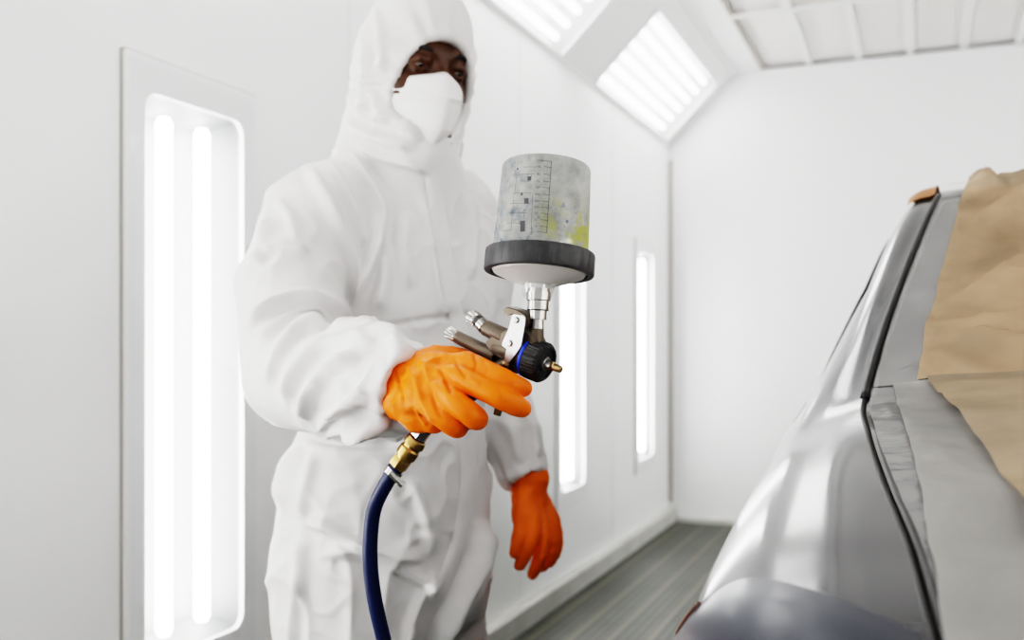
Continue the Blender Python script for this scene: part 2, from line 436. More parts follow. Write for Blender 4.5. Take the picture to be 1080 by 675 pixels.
# ---- light fixtures
def rounded(w, h, r, n=6):
    pts = []
    for cx, cy, a0 in ((w - r, h - r, 0), (-w + r, h - r, 90), (-w + r, -h + r, 180), (w - r, -h + r, 270)):
        for k in range(n + 1):
            a = math.radians(a0 + 90 * k / n); pts.append((cx + r * math.cos(a), cy + r * math.sin(a)))
    return pts
def wall_light(y, side, label, glow='tube'):
    """side = +1: on the left wall facing +X, -1: on the right wall"""
    x0 = XL if side > 0 else XR
    root = empty('wall_light', (x0, y, LZ0), label, 'light', 'tall wall lights of the booth')
    zc = (LZ0 + LZ1) / 2
    fr = lambda a: np.stack([x0 + side * a[:, 2], y + side * a[:, 0], zc + a[:, 1]], 1)   # u, v, out
    # frame plate with a rounded opening
    HW, HH = 0.222, (LZ1 - LZ0) / 2 + 0.07
    inn = rounded(LHW - 0.005, (LZ1 - LZ0) / 2 - 0.005, 0.035); out = rounded(HW, HH, 0.008)
    t = 0.012; k = len(inn); v = []; f = []
    for z in (0.0005, t):
        v += [(a, b, z) for a, b in out] + [(a, b, z) for a, b in inn]
    for i in range(k):
        j = (i + 1) % k
        f += [(2 * k + i, 2 * k + j, 3 * k + j, 3 * k + i), (i, j, 2 * k + j, 2 * k + i), (k + i, 3 * k + i, 3 * k + j, k + j)]
    mesh('frame', fr(np.array(v)), f, M['frame'], root, 30)
    # grey strip round the frame, painting in the shadow at its edge
    o2 = rounded(HW + 0.004, HH + 0.004, 0.008); v = [(a, b, 0.006) for a, b in o2] + [(a, b, 0.006) for a, b in out]
    v += [(a, b, 0.0004) for a, b in o2]
    f = [(i, (i + 1) % k, k + (i + 1) % k, k + i) for i in range(k)] + [(2 * k + i, 2 * k + (i + 1) % k, (i + 1) % k, i) for i in range(k)]
    mesh('frame_edge_shade', fr(np.array(v)), f, M['seal'], root, False)
    # reflector tray
    d = -0.085; w, h = LHW, (LZ1 - LZ0) / 2
    v = [(-w, -h, 0), (w, -h, 0), (w, h, 0), (-w, h, 0), (-w + .03, -h + .03, d), (w - .03, -h + .03, d), (w - .03, h - .03, d), (-w + .03, h - .03, d)]
    f = [(4, 5, 6, 7), (0, 1, 5, 4), (1, 2, 6, 5), (2, 3, 7, 6), (3, 0, 4, 7)]
    mesh('reflector', fr(np.array(v, float)), f, M['reflector'], root, False)
    for u in (-0.052, 0.075):
        p = fr(np.array([[u, -h + 0.035, -0.038]]))[0]
        vv, ff = lathe(p, (0, 0, 1), [(0, 0.012), (0.012, 0.018), (2 * h - 0.082, 0.018), (2 * h - 0.07, 0.012)], 16)
        mesh('tube', vv, ff, M[glow], root, 40)
    g = [(a, b, t + 0.001) for a, b in rounded(HW - 0.012, HH - 0.012, 0.01)]
    mesh('glass_pane', fr(np.array(g)), [tuple(range(len(g)))], M['glass'], root, False)
    return root
LAB_L = {0: 'tall two-tube wall light on the left wall, furthest behind the camera spot', 1: 'tall two-tube wall light on the left wall, just outside the photo at left',
         2: 'large tall two-tube wall light glowing to the left of the worker', 3: 'tall wall light on the left wall hidden behind the white-suited worker',
         4: 'tall bright wall light right behind the spray gun and under its cup', 5: 'small bright wall light nearest the back corner of the booth'}
for i, y in enumerate(LY):
    wall_light(y, 1, LAB_L[i], 'tube' if i > 1 else 'tuber')
ORD = ['rearmost', 'second from the rear', 'third from the rear', 'fourth from the rear', 'fifth from the rear', 'nearest the back wall']
for i, y in enumerate(LY):
    wall_light(y, -1, 'tall two-tube wall light on the wall beyond the car, %s' % ORD[i], 'tuber')

def slope_light(a, b, side, label):
    y = (a + b) / 2; L = (b - a) / 2; sc = (S0 + S1) / 2; H = (S1 - S0) / 2
    x0 = XL if side > 0 else XR
    u = V3(0, side, 0); s_ = V3(side * sd[0], 0, sd[2]); nn = V3(side * sd[2], 0, -sd[0])
    O = V3(x0, y, ZW) + s_ * sc
    root = empty('ceiling_light', O, label, 'light', 'sloped ceiling lights of the booth')
    fr = lambda q: O + np.outer(q[:, 0], u) + np.outer(q[:, 1], s_) + np.outer(q[:, 2], nn)
    inn = rounded(L - .004, H - .004, 0.012, 3); out = rounded(L + .03, H + .015, 0.01, 3); k = len(inn); t = 0.01; v = []; f = []
    for z in (0.0005, t): v += [(p, q, z) for p, q in out] + [(p, q, z) for p, q in inn]
    for i in range(k):
        j = (i + 1) % k
        f += [(2 * k + i, 2 * k + j, 3 * k + j, 3 * k + i), (i, j, 2 * k + j, 2 * k + i), (k + i, 3 * k + i, 3 * k + j, k + j)]
    mesh('frame', fr(np.array(v)), f, M['frame'], root, 30)
    d = -0.13
    v = [(-L, -H, 0), (L, -H, 0), (L, H, 0), (-L, H, 0), (-L + .02, -H + .02, d), (L - .02, -H + .02, d), (L - .02, H - .02, d), (-L + .02, H - .02, d)]
    mesh('reflector', fr(np.array(v, float)), [(4, 5, 6, 7), (0, 1, 5, 4), (1, 2, 6, 5), (2, 3, 7, 6), (3, 0, 4, 7)], M['reflectorup'], root, False)
    for q in np.linspace(-H + 0.045, H - 0.045, 6):
        p = fr(np.array([[-L + 0.05, q, -0.05]]))[0]
        vv, ff = lathe(p, u, [(0, 0.013), (0.012, 0.0155), (2 * L - 0.112, 0.0155), (2 * L - 0.10, 0.013)], 14)
        mesh('tube', vv, ff, M['tubeup'], root, 40)
    g = [(p, q, t + 0.001) for p, q in rounded(L + .01, H + .01, 0.01, 3)]
    mesh('glass_pane', fr(np.array(g)), [tuple(range(len(g)))], M['glass'], root, False)
SL_L = ['sloped six-tube ceiling light over the left wall, behind the camera spot', 'sloped six-tube ceiling light above and nearer than the worker',
        'sloped bright ceiling light beside the hooded head, cut by the photo top', 'whole sloped six-tube ceiling light nearest the back wall']
for i, (a, b) in enumerate(SLY): slope_light(a, b, 1, SL_L[i])
SL_R = ['rearmost', 'second from the rear', 'third from the rear', 'nearest the back wall']
for i, (a, b) in enumerate(SLY): slope_light(a, b, -1, 'sloped six-tube ceiling light above the far side of the car, %s' % SL_R[i])
#PART2
# ------------------------------------------------------------------ volume modelling (camera-aligned frame)
class Vol:
    def __init__(s, lo, hi, h):
        s.h = h; s.lo = np.array(lo, float)
        s.n = np.ceil((np.array(hi) - s.lo) / h).astype(int) + 1
        s.D = np.full(s.n, 1.0, np.float32)
        s.ax = [s.lo[i] + h * np.arange(s.n[i]) for i in range(3)]
    def sub(s, lo, hi, pad):
        i0 = np.clip(np.floor((np.array(lo) - pad - s.lo) / s.h).astype(int), 0, s.n - 1)
        i1 = np.clip(np.ceil((np.array(hi) + pad - s.lo) / s.h).astype(int) + 1, 1, s.n)
        i1 = np.maximum(i1, i0 + 1)
        sl = tuple(slice(a, b) for a, b in zip(i0, i1))
        X = np.meshgrid(*[s.ax[i][sl[i]] for i in range(3)], indexing='ij', sparse=True)
        return sl, X
    def union(s, fn, lo, hi, k=0.0):
        sl, X = s.sub(lo, hi, k + 3 * s.h)
        d = fn(*X).astype(np.float32); A = s.D[sl]
        if k > 0:
            t = np.clip(0.5 + 0.5 * (A - d) / k, 0, 1)
            s.D[sl] = A * (1 - t) + d * t - k * t * (1 - t)
        else: s.D[sl] = np.minimum(A, d)
    def cut(s, fn, lo, hi, k=0.0):
        sl, X = s.sub(lo, hi, k + 3 * s.h)
        d = -fn(*X).astype(np.float32); A = s.D[sl]
        if k > 0:
            t = np.clip(0.5 - 0.5 * (A - d) / k, 0, 1)
            s.D[sl] = A * (1 - t) + d * t + k * t * (1 - t)
        else: s.D[sl] = np.maximum(A, d)
    def chain(s, pts, rs, k=0.0, kin=0.0, flat=None, cut=False):
        """round cones along a polyline; flat = (axis, scale) squashes along an axis"""
        pts = [np.array(p, float) for p in pts]
        if np.isscalar(rs): rs = [rs] * len(pts)
        for i in range(max(1, len(pts) - 1)):
            a = pts[i]; b = pts[min(i + 1, len(pts) - 1)]; ra, rb = rs[i], rs[min(i + 1, len(pts) - 1)]
            def fn(x, y, z, a=a, b=b, ra=ra, rb=rb):
                ab = b - a; L2 = max(ab @ ab, 1e-12)
                px, py, pz = x - a[0], y - a[1], z - a[2]
                t = np.clip((px * ab[0] + py * ab[1] + pz * ab[2]) / L2, 0, 1)
                qx, qy, qz = px - ab[0] * t, py - ab[1] * t, pz - ab[2] * t
                if flat is not None:
                    n_, sc = flat
                    dn = qx * n_[0] + qy * n_[1] + qz * n_[2]
                    g = (1 / sc ** 2 - 1) * dn * dn
                    return np.sqrt(qx * qx + qy * qy + qz * qz + g) - (ra + (rb - ra) * t)
                return np.sqrt(qx * qx + qy * qy + qz * qz) - (ra + (rb - ra) * t)
            m = max(ra, rb) * (1.0 if flat is None else max(1, flat[1]))
            lo = np.minimum(a, b) - m; hi = np.maximum(a, b) + m
            kk = k if i == 0 else max(kin, 0)
            if cut: s.cut(fn, lo, hi, k)
            else: s.union(fn, lo, hi, kk)
    def ball(s, c, r, k=0.0, axes=None, cut=False):
        """ellipsoid; r scalar or 3 radii along axes (three unit vectors)"""
        c = np.array(c, float); r = np.array([r] * 3 if np.isscalar(r) else r, float)
        E = np.eye(3) if axes is None else np.array(axes, float)
        def fn(x, y, z):
            px, py, pz = x - c[0], y - c[1], z - c[2]
            q = [(px * e[0] + py * e[1] + pz * e[2]) for e in E]
            k0 = np.sqrt((q[0] / r[0]) ** 2 + (q[1] / r[1]) ** 2 + (q[2] / r[2]) ** 2)
            k1 = np.sqrt((q[0] / r[0] ** 2) ** 2 + (q[1] / r[1] ** 2) ** 2 + (q[2] / r[2] ** 2) ** 2) + 1e-9
            return k0 * (k0 - 1) / k1
        m = r.max()
        (s.cut if cut else s.union)(fn, c - m, c + m, k)
    def stack(s, rows, L, Fb, k=0.0):
        """lofted ellipses: rows of (centre, half width along L, half depth along Fb), by height"""
        C = np.array([r[0] for r in rows], float); a = np.array([r[1] for r in rows]); b = np.array([r[2] for r in rows])
        o = np.argsort(C[:, 2]); C, a, b = C[o], a[o], b[o]
        zz = np.linspace(C[0, 2], C[-1, 2], 60)
        def cs(val):
            M_ = catmull(np.stack([C[:, 2], val], 1), 12); return np.interp(zz, M_[:, 0], M_[:, 1])
        cx, cy, ca, cb = cs(C[:, 0]), cs(C[:, 1]), cs(a), cs(b)
        def fn(x, y, z):
            Z = np.clip(z, zz[0], zz[-1])
            X0, Y0, A0, B0 = (np.interp(Z, zz, q) for q in (cx, cy, ca, cb))
            dx, dy = x - X0, y - Y0
            u = (dx * L[0] + dy * L[1]) / A0; v = (dx * Fb[0] + dy * Fb[1]) / B0
            m = np.minimum(A0, B0)
            return np.hypot((np.hypot(u, v) - 1) * m * 1.0, 0) * np.sign(np.hypot(u, v) - 1) + np.abs(z - Z)
        m = max(a.max(), b.max())
        lo = C.min(0) - [m, m, 0.02]; hi = C.max(0) + [m, m, 0.02]
        s.union(fn, lo, hi, k)
    def nets(s, smooth=2):
        D = s.D; S = D < 0; n = D.shape
        cs = [(i, j, k) for i in (0, 1) for j in (0, 1) for k in (0, 1)]
        def cv(A, c): return A[c[0]:n[0] - 1 + c[0], c[1]:n[1] - 1 + c[1], c[2]:n[2] - 1 + c[2]]
        cnt = np.zeros((n[0] - 1, n[1] - 1, n[2] - 1), np.int8)
        for c in cs: cnt += cv(S, c)
        act = (cnt > 0) & (cnt < 8)
        idx = np.full(act.shape, -1, np.int64); idx[act] = np.arange(act.sum())
        P = np.zeros((act.sum(), 3)); Wt = np.zeros(act.sum())
        vals = {c: cv(D, c)[act] for c in cs}
        for a in cs:
            for ax in range(3):
                if a[ax]: continue
                b = list(a); b[ax] = 1; b = tuple(b)
                da, db = vals[a], vals[b]; cr = (da < 0) != (db < 0)
                t = np.where(cr, da / np.where(cr, da - db, 1), 0)
                p = np.array(a, float)[None].repeat(len(t), 0); p[:, ax] += t
                P[cr] += p[cr]; Wt[cr] += 1
        P /= Wt[:, None]
        base = np.argwhere(act)
        Vv = s.lo + (base + P) * s.h
        faces = []
        for ax in range(3):
            u, v = (ax + 1) % 3, (ax + 2) % 3
            sl0 = [slice(1, m - 1) for m in n]; sl1 = [slice(1, m - 1) for m in n]
            sl0[ax] = slice(0, n[ax] - 1); sl1[ax] = slice(1, n[ax])
            A, B = S[tuple(sl0)], S[tuple(sl1)]
            for flip, mk in ((False, A & ~B), (True, ~A & B)):
                q = np.argwhere(mk)
                if not len(q): continue
                off = np.ones(3, int); off[ax] = 0; q = q + off
                def at(du, dv):
                    r = q.copy(); r[:, u] -= du; r[:, v] -= dv
                    return idx[r[:, 0], r[:, 1], r[:, 2]]
                fq = np.stack([at(1, 1), at(0, 1), at(0, 0), at(1, 0)], 1)
                faces.append(fq[:, ::-1] if flip else fq)
        Fq = np.vstack(faces); Fq = Fq[(Fq >= 0).all(1)]
        Vv = relax(Vv, Fq, smooth)
        return Vv, Fq
def relax(Vv, Fq, it, lam=0.5):
    E = np.vstack([Fq[:, [i, (i + 1) % 4]] for i in range(4)]); E = np.vstack([E, E[:, ::-1]])
    deg = np.bincount(E[:, 0], minlength=len(Vv)).astype(float)
    for _ in range(it):
        A = np.stack([np.bincount(E[:, 0], weights=Vv[E[:, 1], i], minlength=len(Vv)) for i in range(3)], 1) / np.maximum(deg, 1)[:, None]
        Vv = Vv + lam * (A - Vv)
    return Vv
def vnormals(Vv, Fq):
    a, b, c, d = (Vv[Fq[:, i]] for i in range(4))
    fn = np.cross(c - a, d - b); N = np.zeros_like(Vv)
    for i in range(4):
        for j in range(3): N[:, j] += np.bincount(Fq[:, i], weights=fn[:, j], minlength=len(Vv))
    return N / (np.linalg.norm(N, axis=1)[:, None] + 1e-12)
def fractal(P, scale, seed=0.0, octv=3, ridged=False):
    out = np.empty(len(P))
    off = Vector((seed, seed * 1.7, seed * 0.3))
    for i, p in enumerate(P):
        q = Vector((p[0] * scale, p[1] * scale, p[2] * scale)) + off
        s_ = 0; a = 1.0
        for _ in range(octv):
            n_ = noise.noise(q)
            s_ += a * ((1 - 2.2 * abs(n_)) if ridged else n_)
            q = q * 2.03; a *= 0.5
        out[i] = s_
    return out
def pxof(P):
    return np.stack([HX + F * P[:, 0] / P[:, 1], HY - F * (P[:, 2] - CAMH) / P[:, 1]], 1)
def foldprof(P, N, folds):
    """cloth folds: each (polyline seen from the front, distance range, height, width, sharpness)"""
    q = pxof(P); view = P - V3(0, 0, CAMH); front = (N * view).sum(1) < 0.02
    out = np.zeros(len(P))
    for pts, (d0, d1), amp, wd, wd2 in folds:
        C_ = catmull(np.array(pts, float), 6)
        m = front & (P[:, 1] > d0) & (P[:, 1] < d1)
        lo, hi = C_.min(0) - 3 * max(wd, wd2), C_.max(0) + 3 * max(wd, wd2)
        m &= (q[:, 0] > lo[0]) & (q[:, 0] < hi[0]) & (q[:, 1] > lo[1]) & (q[:, 1] < hi[1])
        ii = np.where(m)[0]
        if not len(ii): continue
        best = np.full(len(ii), 1e9); sg = np.zeros(len(ii)); tt = np.zeros(len(ii))
        for k in range(len(C_) - 1):
            a, b = C_[k], C_[k + 1]; ab = b - a; r = q[ii] - a
            t = np.clip(r @ ab / (ab @ ab + 1e-9), 0, 1); e = r - t[:, None] * ab
            d = np.hypot(e[:, 0], e[:, 1]); c = ab[0] * r[:, 1] - ab[1] * r[:, 0]
            u = d < best; best[u] = d[u]; sg[u] = np.sign(c[u]); tt[u] = (k + t[u]) / (len(C_) - 1)
        wdt = np.where(sg > 0, wd, wd2) * 0.75
        taper = np.clip(np.minimum(tt, 1 - tt) * 5, 0, 1); taper = taper * taper * (3 - 2 * taper)
        taper = np.where((tt <= 0) | (tt >= 1), 0, taper)
        out[ii] += amp * np.exp(-(best / wdt) ** 2) * taper
    return out

# ------------------------------------------------------------------ the worker
base = W(420, 362, 1.71); base[2] = 0
person = empty('person', base, 'worker in hooded white coverall, white mask and orange gloves, holding the spray gun', 'person')
yaw33 = math.radians(33)
L_ = V3(math.cos(yaw33), math.sin(yaw33), 0); Fb = V3(math.sin(yaw33), -math.cos(yaw33), 0)
# head frame: right of the picture, up, forward
fy, fp, fr_ = math.radians(31), math.radians(8), math.radians(5)
hF = nrm(V3(math.sin(fy) * math.cos(fp), -math.cos(fy) * math.cos(fp), -math.sin(fp)))
hR = nrm(np.cross(V3(0, 0, 1), hF) * -1); hR = nrm(np.cross(hF, V3(0, 0, 1)) * -1)
hR = nrm(V3(math.cos(fy), math.sin(fy), 0)); hU = nrm(np.cross(hR, -hF)) if np.cross(hR, -hF)[2] > 0 else nrm(np.cross(-hF, hR))
hR, hU = hR * math.cos(fr_) - hU * math.sin(fr_), hU * math.cos(fr_) + hR * math.sin(fr_)
HS = 1.07
Hc = Cm(438, 77, 1.665)
def hd(r, u, f): return Hc + HS * (hR * r + hU * u + hF * f)
SHR = dict(sh=Cm(331, 236, 1.63), mid=Cm(306, 305, 1.54), el=Cm(314, 394, 1.45), fm=Cm(370, 407, 1.315), wr=Cm(418, 410, 1.165))
SHL = dict(sh=Cm(480, 226, 1.83), mid=Cm(500, 300, 1.845), el=Cm(506, 385, 1.84), fm=Cm(528, 440, 1.82), wr=Cm(552, 503, 1.80))
LEGR = [Cm(368, 600, 1.66), Cm(366, 860, 1.62), Cm(362, 1055, 1.64)]
LEGL = [Cm(452, 600, 1.80), Cm(458, 840, 1.84), Cm(458, 985, 1.86)]
def put_limbs(V, g, bodyonly):
    k = 0.05
    if bodyonly:
        V.chain([SHR['sh'], SHR['mid'], SHR['el']], [0.05, 0.046, 0.04], k); V.chain([SHR['el'], SHR['fm'], SHR['wr']], [0.04, 0.036, 0.026], 0.01)
        V.chain([SHL['sh'], SHL['mid'], SHL['el']], [0.05, 0.044, 0.038], k); V.chain([SHL['el'], SHL['fm'], SHL['wr']], [0.038, 0.034, 0.024], 0.01)
        for Lg in (LEGR, LEGL): V.chain(Lg, [0.082, 0.058, 0.042], k)
ROWS = [(Cm(415, 196, 1.735), 0.115, 0.075), (Cm(417, 228, 1.72), 0.172, 0.098), (Cm(419, 285, 1.71), 0.180, 0.122), (Cm(420, 350, 1.705), 0.168, 0.124),
        (Cm(419, 430, 1.705), 0.155, 0.122), (Cm(413, 475, 1.705), 0.170, 0.132), (Cm(407, 545, 1.71), 0.188, 0.145), (Cm(407, 615, 1.715), 0.188, 0.145), (Cm(406, 650, 1.72), 0.178, 0.135)]
# ---- body (one surface: head, neck, trunk, limbs)
B = Vol((-0.52, 1.1, -0.0), (0.12, 2.05, 1.80), 0.0052)
B.stack([(c, a * 0.80, b * 0.80) for c, a, b in ROWS], L_, Fb)
put_limbs(B, 0, True)
for s_, Lg in ((0, LEGR), (1, LEGL)):
    B.chain([Lg[2], Lg[2] + V3(0.05, -0.09, -0.02)], [0.04, 0.03], 0.02)
bv1, bf1 = B.nets(1)
# the head on a finer grid, overlapping the neck, joined into the same mesh
Hh = Vol(Hc - 0.17, Hc + 0.17, 0.0026)
hax = [hR, hU, hF]
Hh.ball(hd(0, 0.025, -0.012), np.array([0.076, 0.098, 0.094]) * HS, 0, hax)
Hh.ball(hd(0, -0.03, 0.012), np.array([0.064, 0.085, 0.078]) * HS, 0.03, hax)
Hh.chain([hd(-0.052, -0.055, 0.01), hd(-0.022, -0.105, 0.068), hd(0.022, -0.105, 0.068), hd(0.052, -0.055, 0.01)], 0.018 * HS, 0.03, 0.02)
Hh.chain([hd(-0.046, 0.022, 0.066), hd(-0.016, 0.019, 0.083), hd(0.016, 0.019, 0.083), hd(0.046, 0.022, 0.066)], [0.011, 0.013, 0.013, 0.011], 0.018, 0.012)
for sx in (-1, 1):
    Hh.ball(hd(sx * 0.032, -0.001, 0.095), np.array([0.019, 0.013, 0.016]) * HS, 0.012, hax, cut=True)
    Hh.ball(hd(sx * 0.038, -0.034, 0.058), 0.021 * HS, 0.02)
    Hh.ball(hd(sx * 0.078, -0.015, -0.012), np.array([0.010, 0.030, 0.018]) * HS, 0.008, hax)
    # lids
    Hh.chain([hd(sx * 0.017, 0.0005, 0.0795), hd(sx * 0.025, 0.0060, 0.0875), hd(sx * 0.034, 0.0065, 0.0865), hd(sx * 0.046, 0.0015, 0.074)], 0.0062 * HS, 0.004, 0.003)
    Hh.chain([hd(sx * 0.017, -0.001, 0.0795), hd(sx * 0.026, -0.0085, 0.085), hd(sx * 0.036, -0.0085, 0.0825), hd(sx * 0.046, -0.001, 0.074)], 0.0042 * HS, 0.005, 0.003)
Hh.chain([hd(0, 0.008, 0.083), hd(0, -0.018, 0.099), hd(0, -0.036, 0.108)], [0.009, 0.0095, 0.012], 0.014, 0.008)
for sx in (-1, 1): Hh.ball(hd(sx * 0.013, -0.040, 0.096), 0.010 * HS, 0.008)
Hh.chain([hd(-0.02, -0.070, 0.084), hd(0, -0.068, 0.091), hd(0.02, -0.070, 0.084)], 0.008, 0.008, 0.006)
Hh.chain([hd(-0.02, -0.081, 0.082), hd(0, -0.082, 0.088), hd(0.02, -0.081, 0.082)], 0.0085, 0.008, 0.006)
Hh.chain([hd(0, -0.04, -0.02), Cm(424, 168, 1.715)], [0.058, 0.056], 0.03)
hv, hf = Hh.nets(2)
# one closed surface: weld by re-meshing both as a single object
vv = np.vstack([bv1, hv]); ff = np.vstack([bf1, hf + len(bv1)])
body = mesh('body', w_of(vv), ff, M['skin'], person)
for sx, nm in ((-1, 'left'), (1, 'right')):
    c = w_of(hd(sx * 0.0315, -0.0005, 0.0745)); ax = w_of(nrm(hF * 0.9 + hR * 0.22 - hU * 0.16))
    r = 0.0125 * HS
    vv, ff = lathe(c, ax, [(-r * math.cos(t), max(r * math.sin(t), 1e-5)) for t in np.linspace(0, math.pi, 16)], 20, cap=False)
    e = mesh('eye', vv, ff, M['eyew'], body)
    vv, ff = lathe(c, ax, [(r * math.cos(t) * 1.015, r * math.sin(t) * 1.015 + 1e-5) for t in np.linspace(0.0, 0.50, 6)], 20, cap=False)
    mesh('iris', vv, ff, M['iris'], body)
    P_ = [hd(sx * 0.014, 0.0165, 0.0945), hd(sx * 0.026, 0.0215, 0.0925), hd(sx * 0.040, 0.0220, 0.083), hd(sx * 0.052, 0.0160, 0.068)]
    vv, ff = tube([w_of(p) for p in P_], [0.0034, 0.0042, 0.0036, 0.002], 10, 6)
    mesh('eyebrow', vv, ff, M['brow'], body)

# ---- coverall
K = Vol((-0.56, 1.08, 0.0), (0.16, 2.08, 1.84), 0.0041)
K.stack(ROWS, L_, Fb)
K.chain([Cm(356, 215, 1.66), Cm(415, 194, 1.73), Cm(468, 214, 1.81)], [0.068, 0.080, 0.064], 0.04, 0.03)
K.chain([SHR['sh'], SHR['mid'], SHR['el']], [0.082, 0.074, 0.078], 0.03, 0.02)
K.chain([SHR['el'], SHR['fm'], Cm(408, 410, 1.20), Cm(440, 409, 1.14)], [0.078, 0.067, 0.052, 0.047], 0.0, 0.02)
K.chain([SHL['sh'], SHL['mid'], SHL['el'], SHL['fm'], Cm(550, 495, 1.80)], [0.075, 0.064, 0.058, 0.052, 0.043], 0.03, 0.02)
K.chain(LEGR, [0.122, 0.112, 0.085], 0.03, 0.02)
K.chain(LEGL, [0.100, 0.095, 0.080], 0.02, 0.02)
# hood and its drape
K.ball(hd(0.002, 0.026, -0.012), np.array([0.085, 0.126, 0.108]) * HS, 0.02, hax)
K.chain([hd(0, -0.02, -0.01), Cm(429, 132, 1.70), Cm(420, 190, 1.725)], [0.086, 0.088, 0.098], 0.06, 0.03)
K.chain([hd(0, -0.125, 0.050), Cm(441, 205, 1.678), Cm(436, 262, 1.685)], [0.050, 0.062, 0.072], 0.05, 0.05)
# face opening
def facehole(x, y, z):
    px, py, pz = x - Hc[0], y - Hc[1], z - Hc[2]
    r = (px * hR[0] + py * hR[1] + pz * hR[2]) / HS; u = (px * hU[0] + py * hU[1] + pz * hU[2]) / HS; f = (px * hF[0] + py * hF[1] + pz * hF[2]) / HS
    ru = np.where(u > -0.04, 0.080, 0.062)
    e = (np.sqrt(((r - 0.004) / 0.060) ** 2 + ((u + 0.04) / ru) ** 2) - 1) * 0.062
    return np.maximum(e, 0.01 - f)
K.cut(facehole, Hc - 0.2, Hc + 0.25, 0.006)
# sleeve mouths
fa = nrm(SHR['wr'] - SHR['fm'])
mo = Cm(431, 411, 1.155); mn = nrm(V3(0.78, -0.52, -0.34))
K.cut(lambda x, y, z: -((x - mo[0]) * mn[0] + (y - mo[1]) * mn[1] + (z - mo[2]) * mn[2]), mo - 0.085, mo + 0.085, 0.003)
ma = nrm(Cm(440, 409, 1.14) - Cm(408, 410, 1.20))
K.chain([mo - ma * 0.035, mo + ma * 0.06], [0.036, 0.042], 0.004, cut=True)
fb2 = nrm(SHL['wr'] - SHL['fm']); K.chain([Cm(546, 482, 1.80), Cm(546, 482, 1.80) + fb2 * 0.12], [0.030, 0.042], 0.004, cut=True)
kv, kf = K.nets(2)
N_ = vnormals(kv, kf)
A_, T_ = (1.1, 1.585), (1.5, 2.1)
ANY = (1.0, 2.1)
folds = [
    # chest and shoulder
    ([(322, 172), (336, 205), (352, 242), (366, 272), (373, 300), (372, 330)], ANY, 0.010, 5, 13),
    ([(368, 158), (392, 185), (407, 218), (404, 248), (390, 290), (376, 320)], ANY, 0.010, 13, 5),
    ([(340, 168), (362, 205), (378, 240), (384, 262)], ANY, 0.006, 8, 8),
    ([(375, 150), (400, 165), (430, 172), (452, 184)], ANY, 0.007, 5, 9),
    ([(368, 120), (385, 140), (412, 152), (440, 158)], ANY, 0.007, 5, 9),
    ([(380, 108), (396, 122), (418, 132)], ANY, 0.006, 5, 8),
    ([(290, 208), (306, 232), (312, 262)], ANY, 0.005, 6, 9),
    ([(285, 225), (275, 268), (268, 280)], ANY, 0.006, 6, 9),
    ([(277, 268), (300, 262), (330, 268)], ANY, 0.005, 5, 9),
    # elbow fan
    ([(262, 352), (284, 332), (312, 319), (342, 326), (370, 345)], ANY, 0.011, 5, 11),
    ([(274, 372), (296, 352), (318, 340), (345, 338)], ANY, 0.008, 4, 9),
    ([(284, 408), (302, 376), (322, 352), (348, 344)], ANY, 0.008, 5, 10),
    ([(304, 432), (318, 400), (342, 376), (376, 366), (402, 362)], ANY, 0.008, 5, 10),
    ([(326, 444), (333, 418), (356, 394), (386, 376)], ANY, 0.009, 5, 10),
    ([(336, 450), (364, 432), (396, 420)], ANY, 0.008, 4, 9),
    ([(340, 452), (376, 446), (412, 448)], ANY, 0.008, 4, 8),
    ([(345, 352), (372, 352), (404, 362), (430, 372)], ANY, 0.006, 5, 9),
    ([(392, 404), (376, 420), (360, 436)], ANY, 0.006, 4, 7),
    ([(400, 440), (380, 448), (362, 456)], ANY, 0.006, 4, 6),
    # front of the trunk
    ([(378, 352), (420, 342), (470, 334), (515, 330)], T_, -0.004, 3, 3),
    ([(400, 250), (404, 290), (396, 335)], T_, 0.006, 8, 12),
    ([(440, 195), (452, 245), (458, 300), (462, 345)], T_, 0.005, 6, 12),
    ([(492, 200), (496, 250), (494, 300)], T_, 0.005, 8, 8),
    ([(430, 220), (425, 260), (432, 310)], T_, 0.004, 8, 10),
    # waist and hips
    ([(318, 458), (350, 466), (395, 470), (425, 466)], T_, -0.009, 6, 6),
    ([(320, 470), (306, 496), (296, 540)], T_, 0.007, 6, 10),
    ([(332, 476), (326, 510), (318, 552)], T_, 0.005, 6, 9),
    ([(318, 552), (348, 560), (382, 578), (420, 588), (452, 590)], T_, 0.009, 5, 12),
    ([(330, 588), (372, 584), (412, 596), (446, 616), (462, 640)], T_, 0.008, 5, 12),
    ([(316, 560), (318, 600), (312, 650), (308, 690)], T_, 0.006, 6, 10),
    ([(430, 500), (446, 545), (452, 592)], T_, 0.005, 7, 10),
    ([(512, 545), (502, 590), (480, 636), (452, 690)], T_, 0.014, 14, 5),
    ([(460, 600), (440, 632), (420, 690)], T_, 0.006, 6, 10),
    # far sleeve
    ([(528, 440), (540, 462), (548, 492)], ANY, 0.005, 5, 8),
    ([(540, 420), (556, 452), (566, 486)], ANY, 0.005, 5, 8),
    # hood
    ([(382, 20), (386, 60), (384, 100), (380, 128)], ANY, 0.004, 6, 9),
    ([(396, 5), (402, 40), (402, 82)], ANY, 0.004, 5, 8),
    ([(392, 92), (404, 118), (424, 136), (446, 150)], ANY, 0.006, 5, 9),
]
dsp = 2.3 * foldprof(kv, N_, folds)
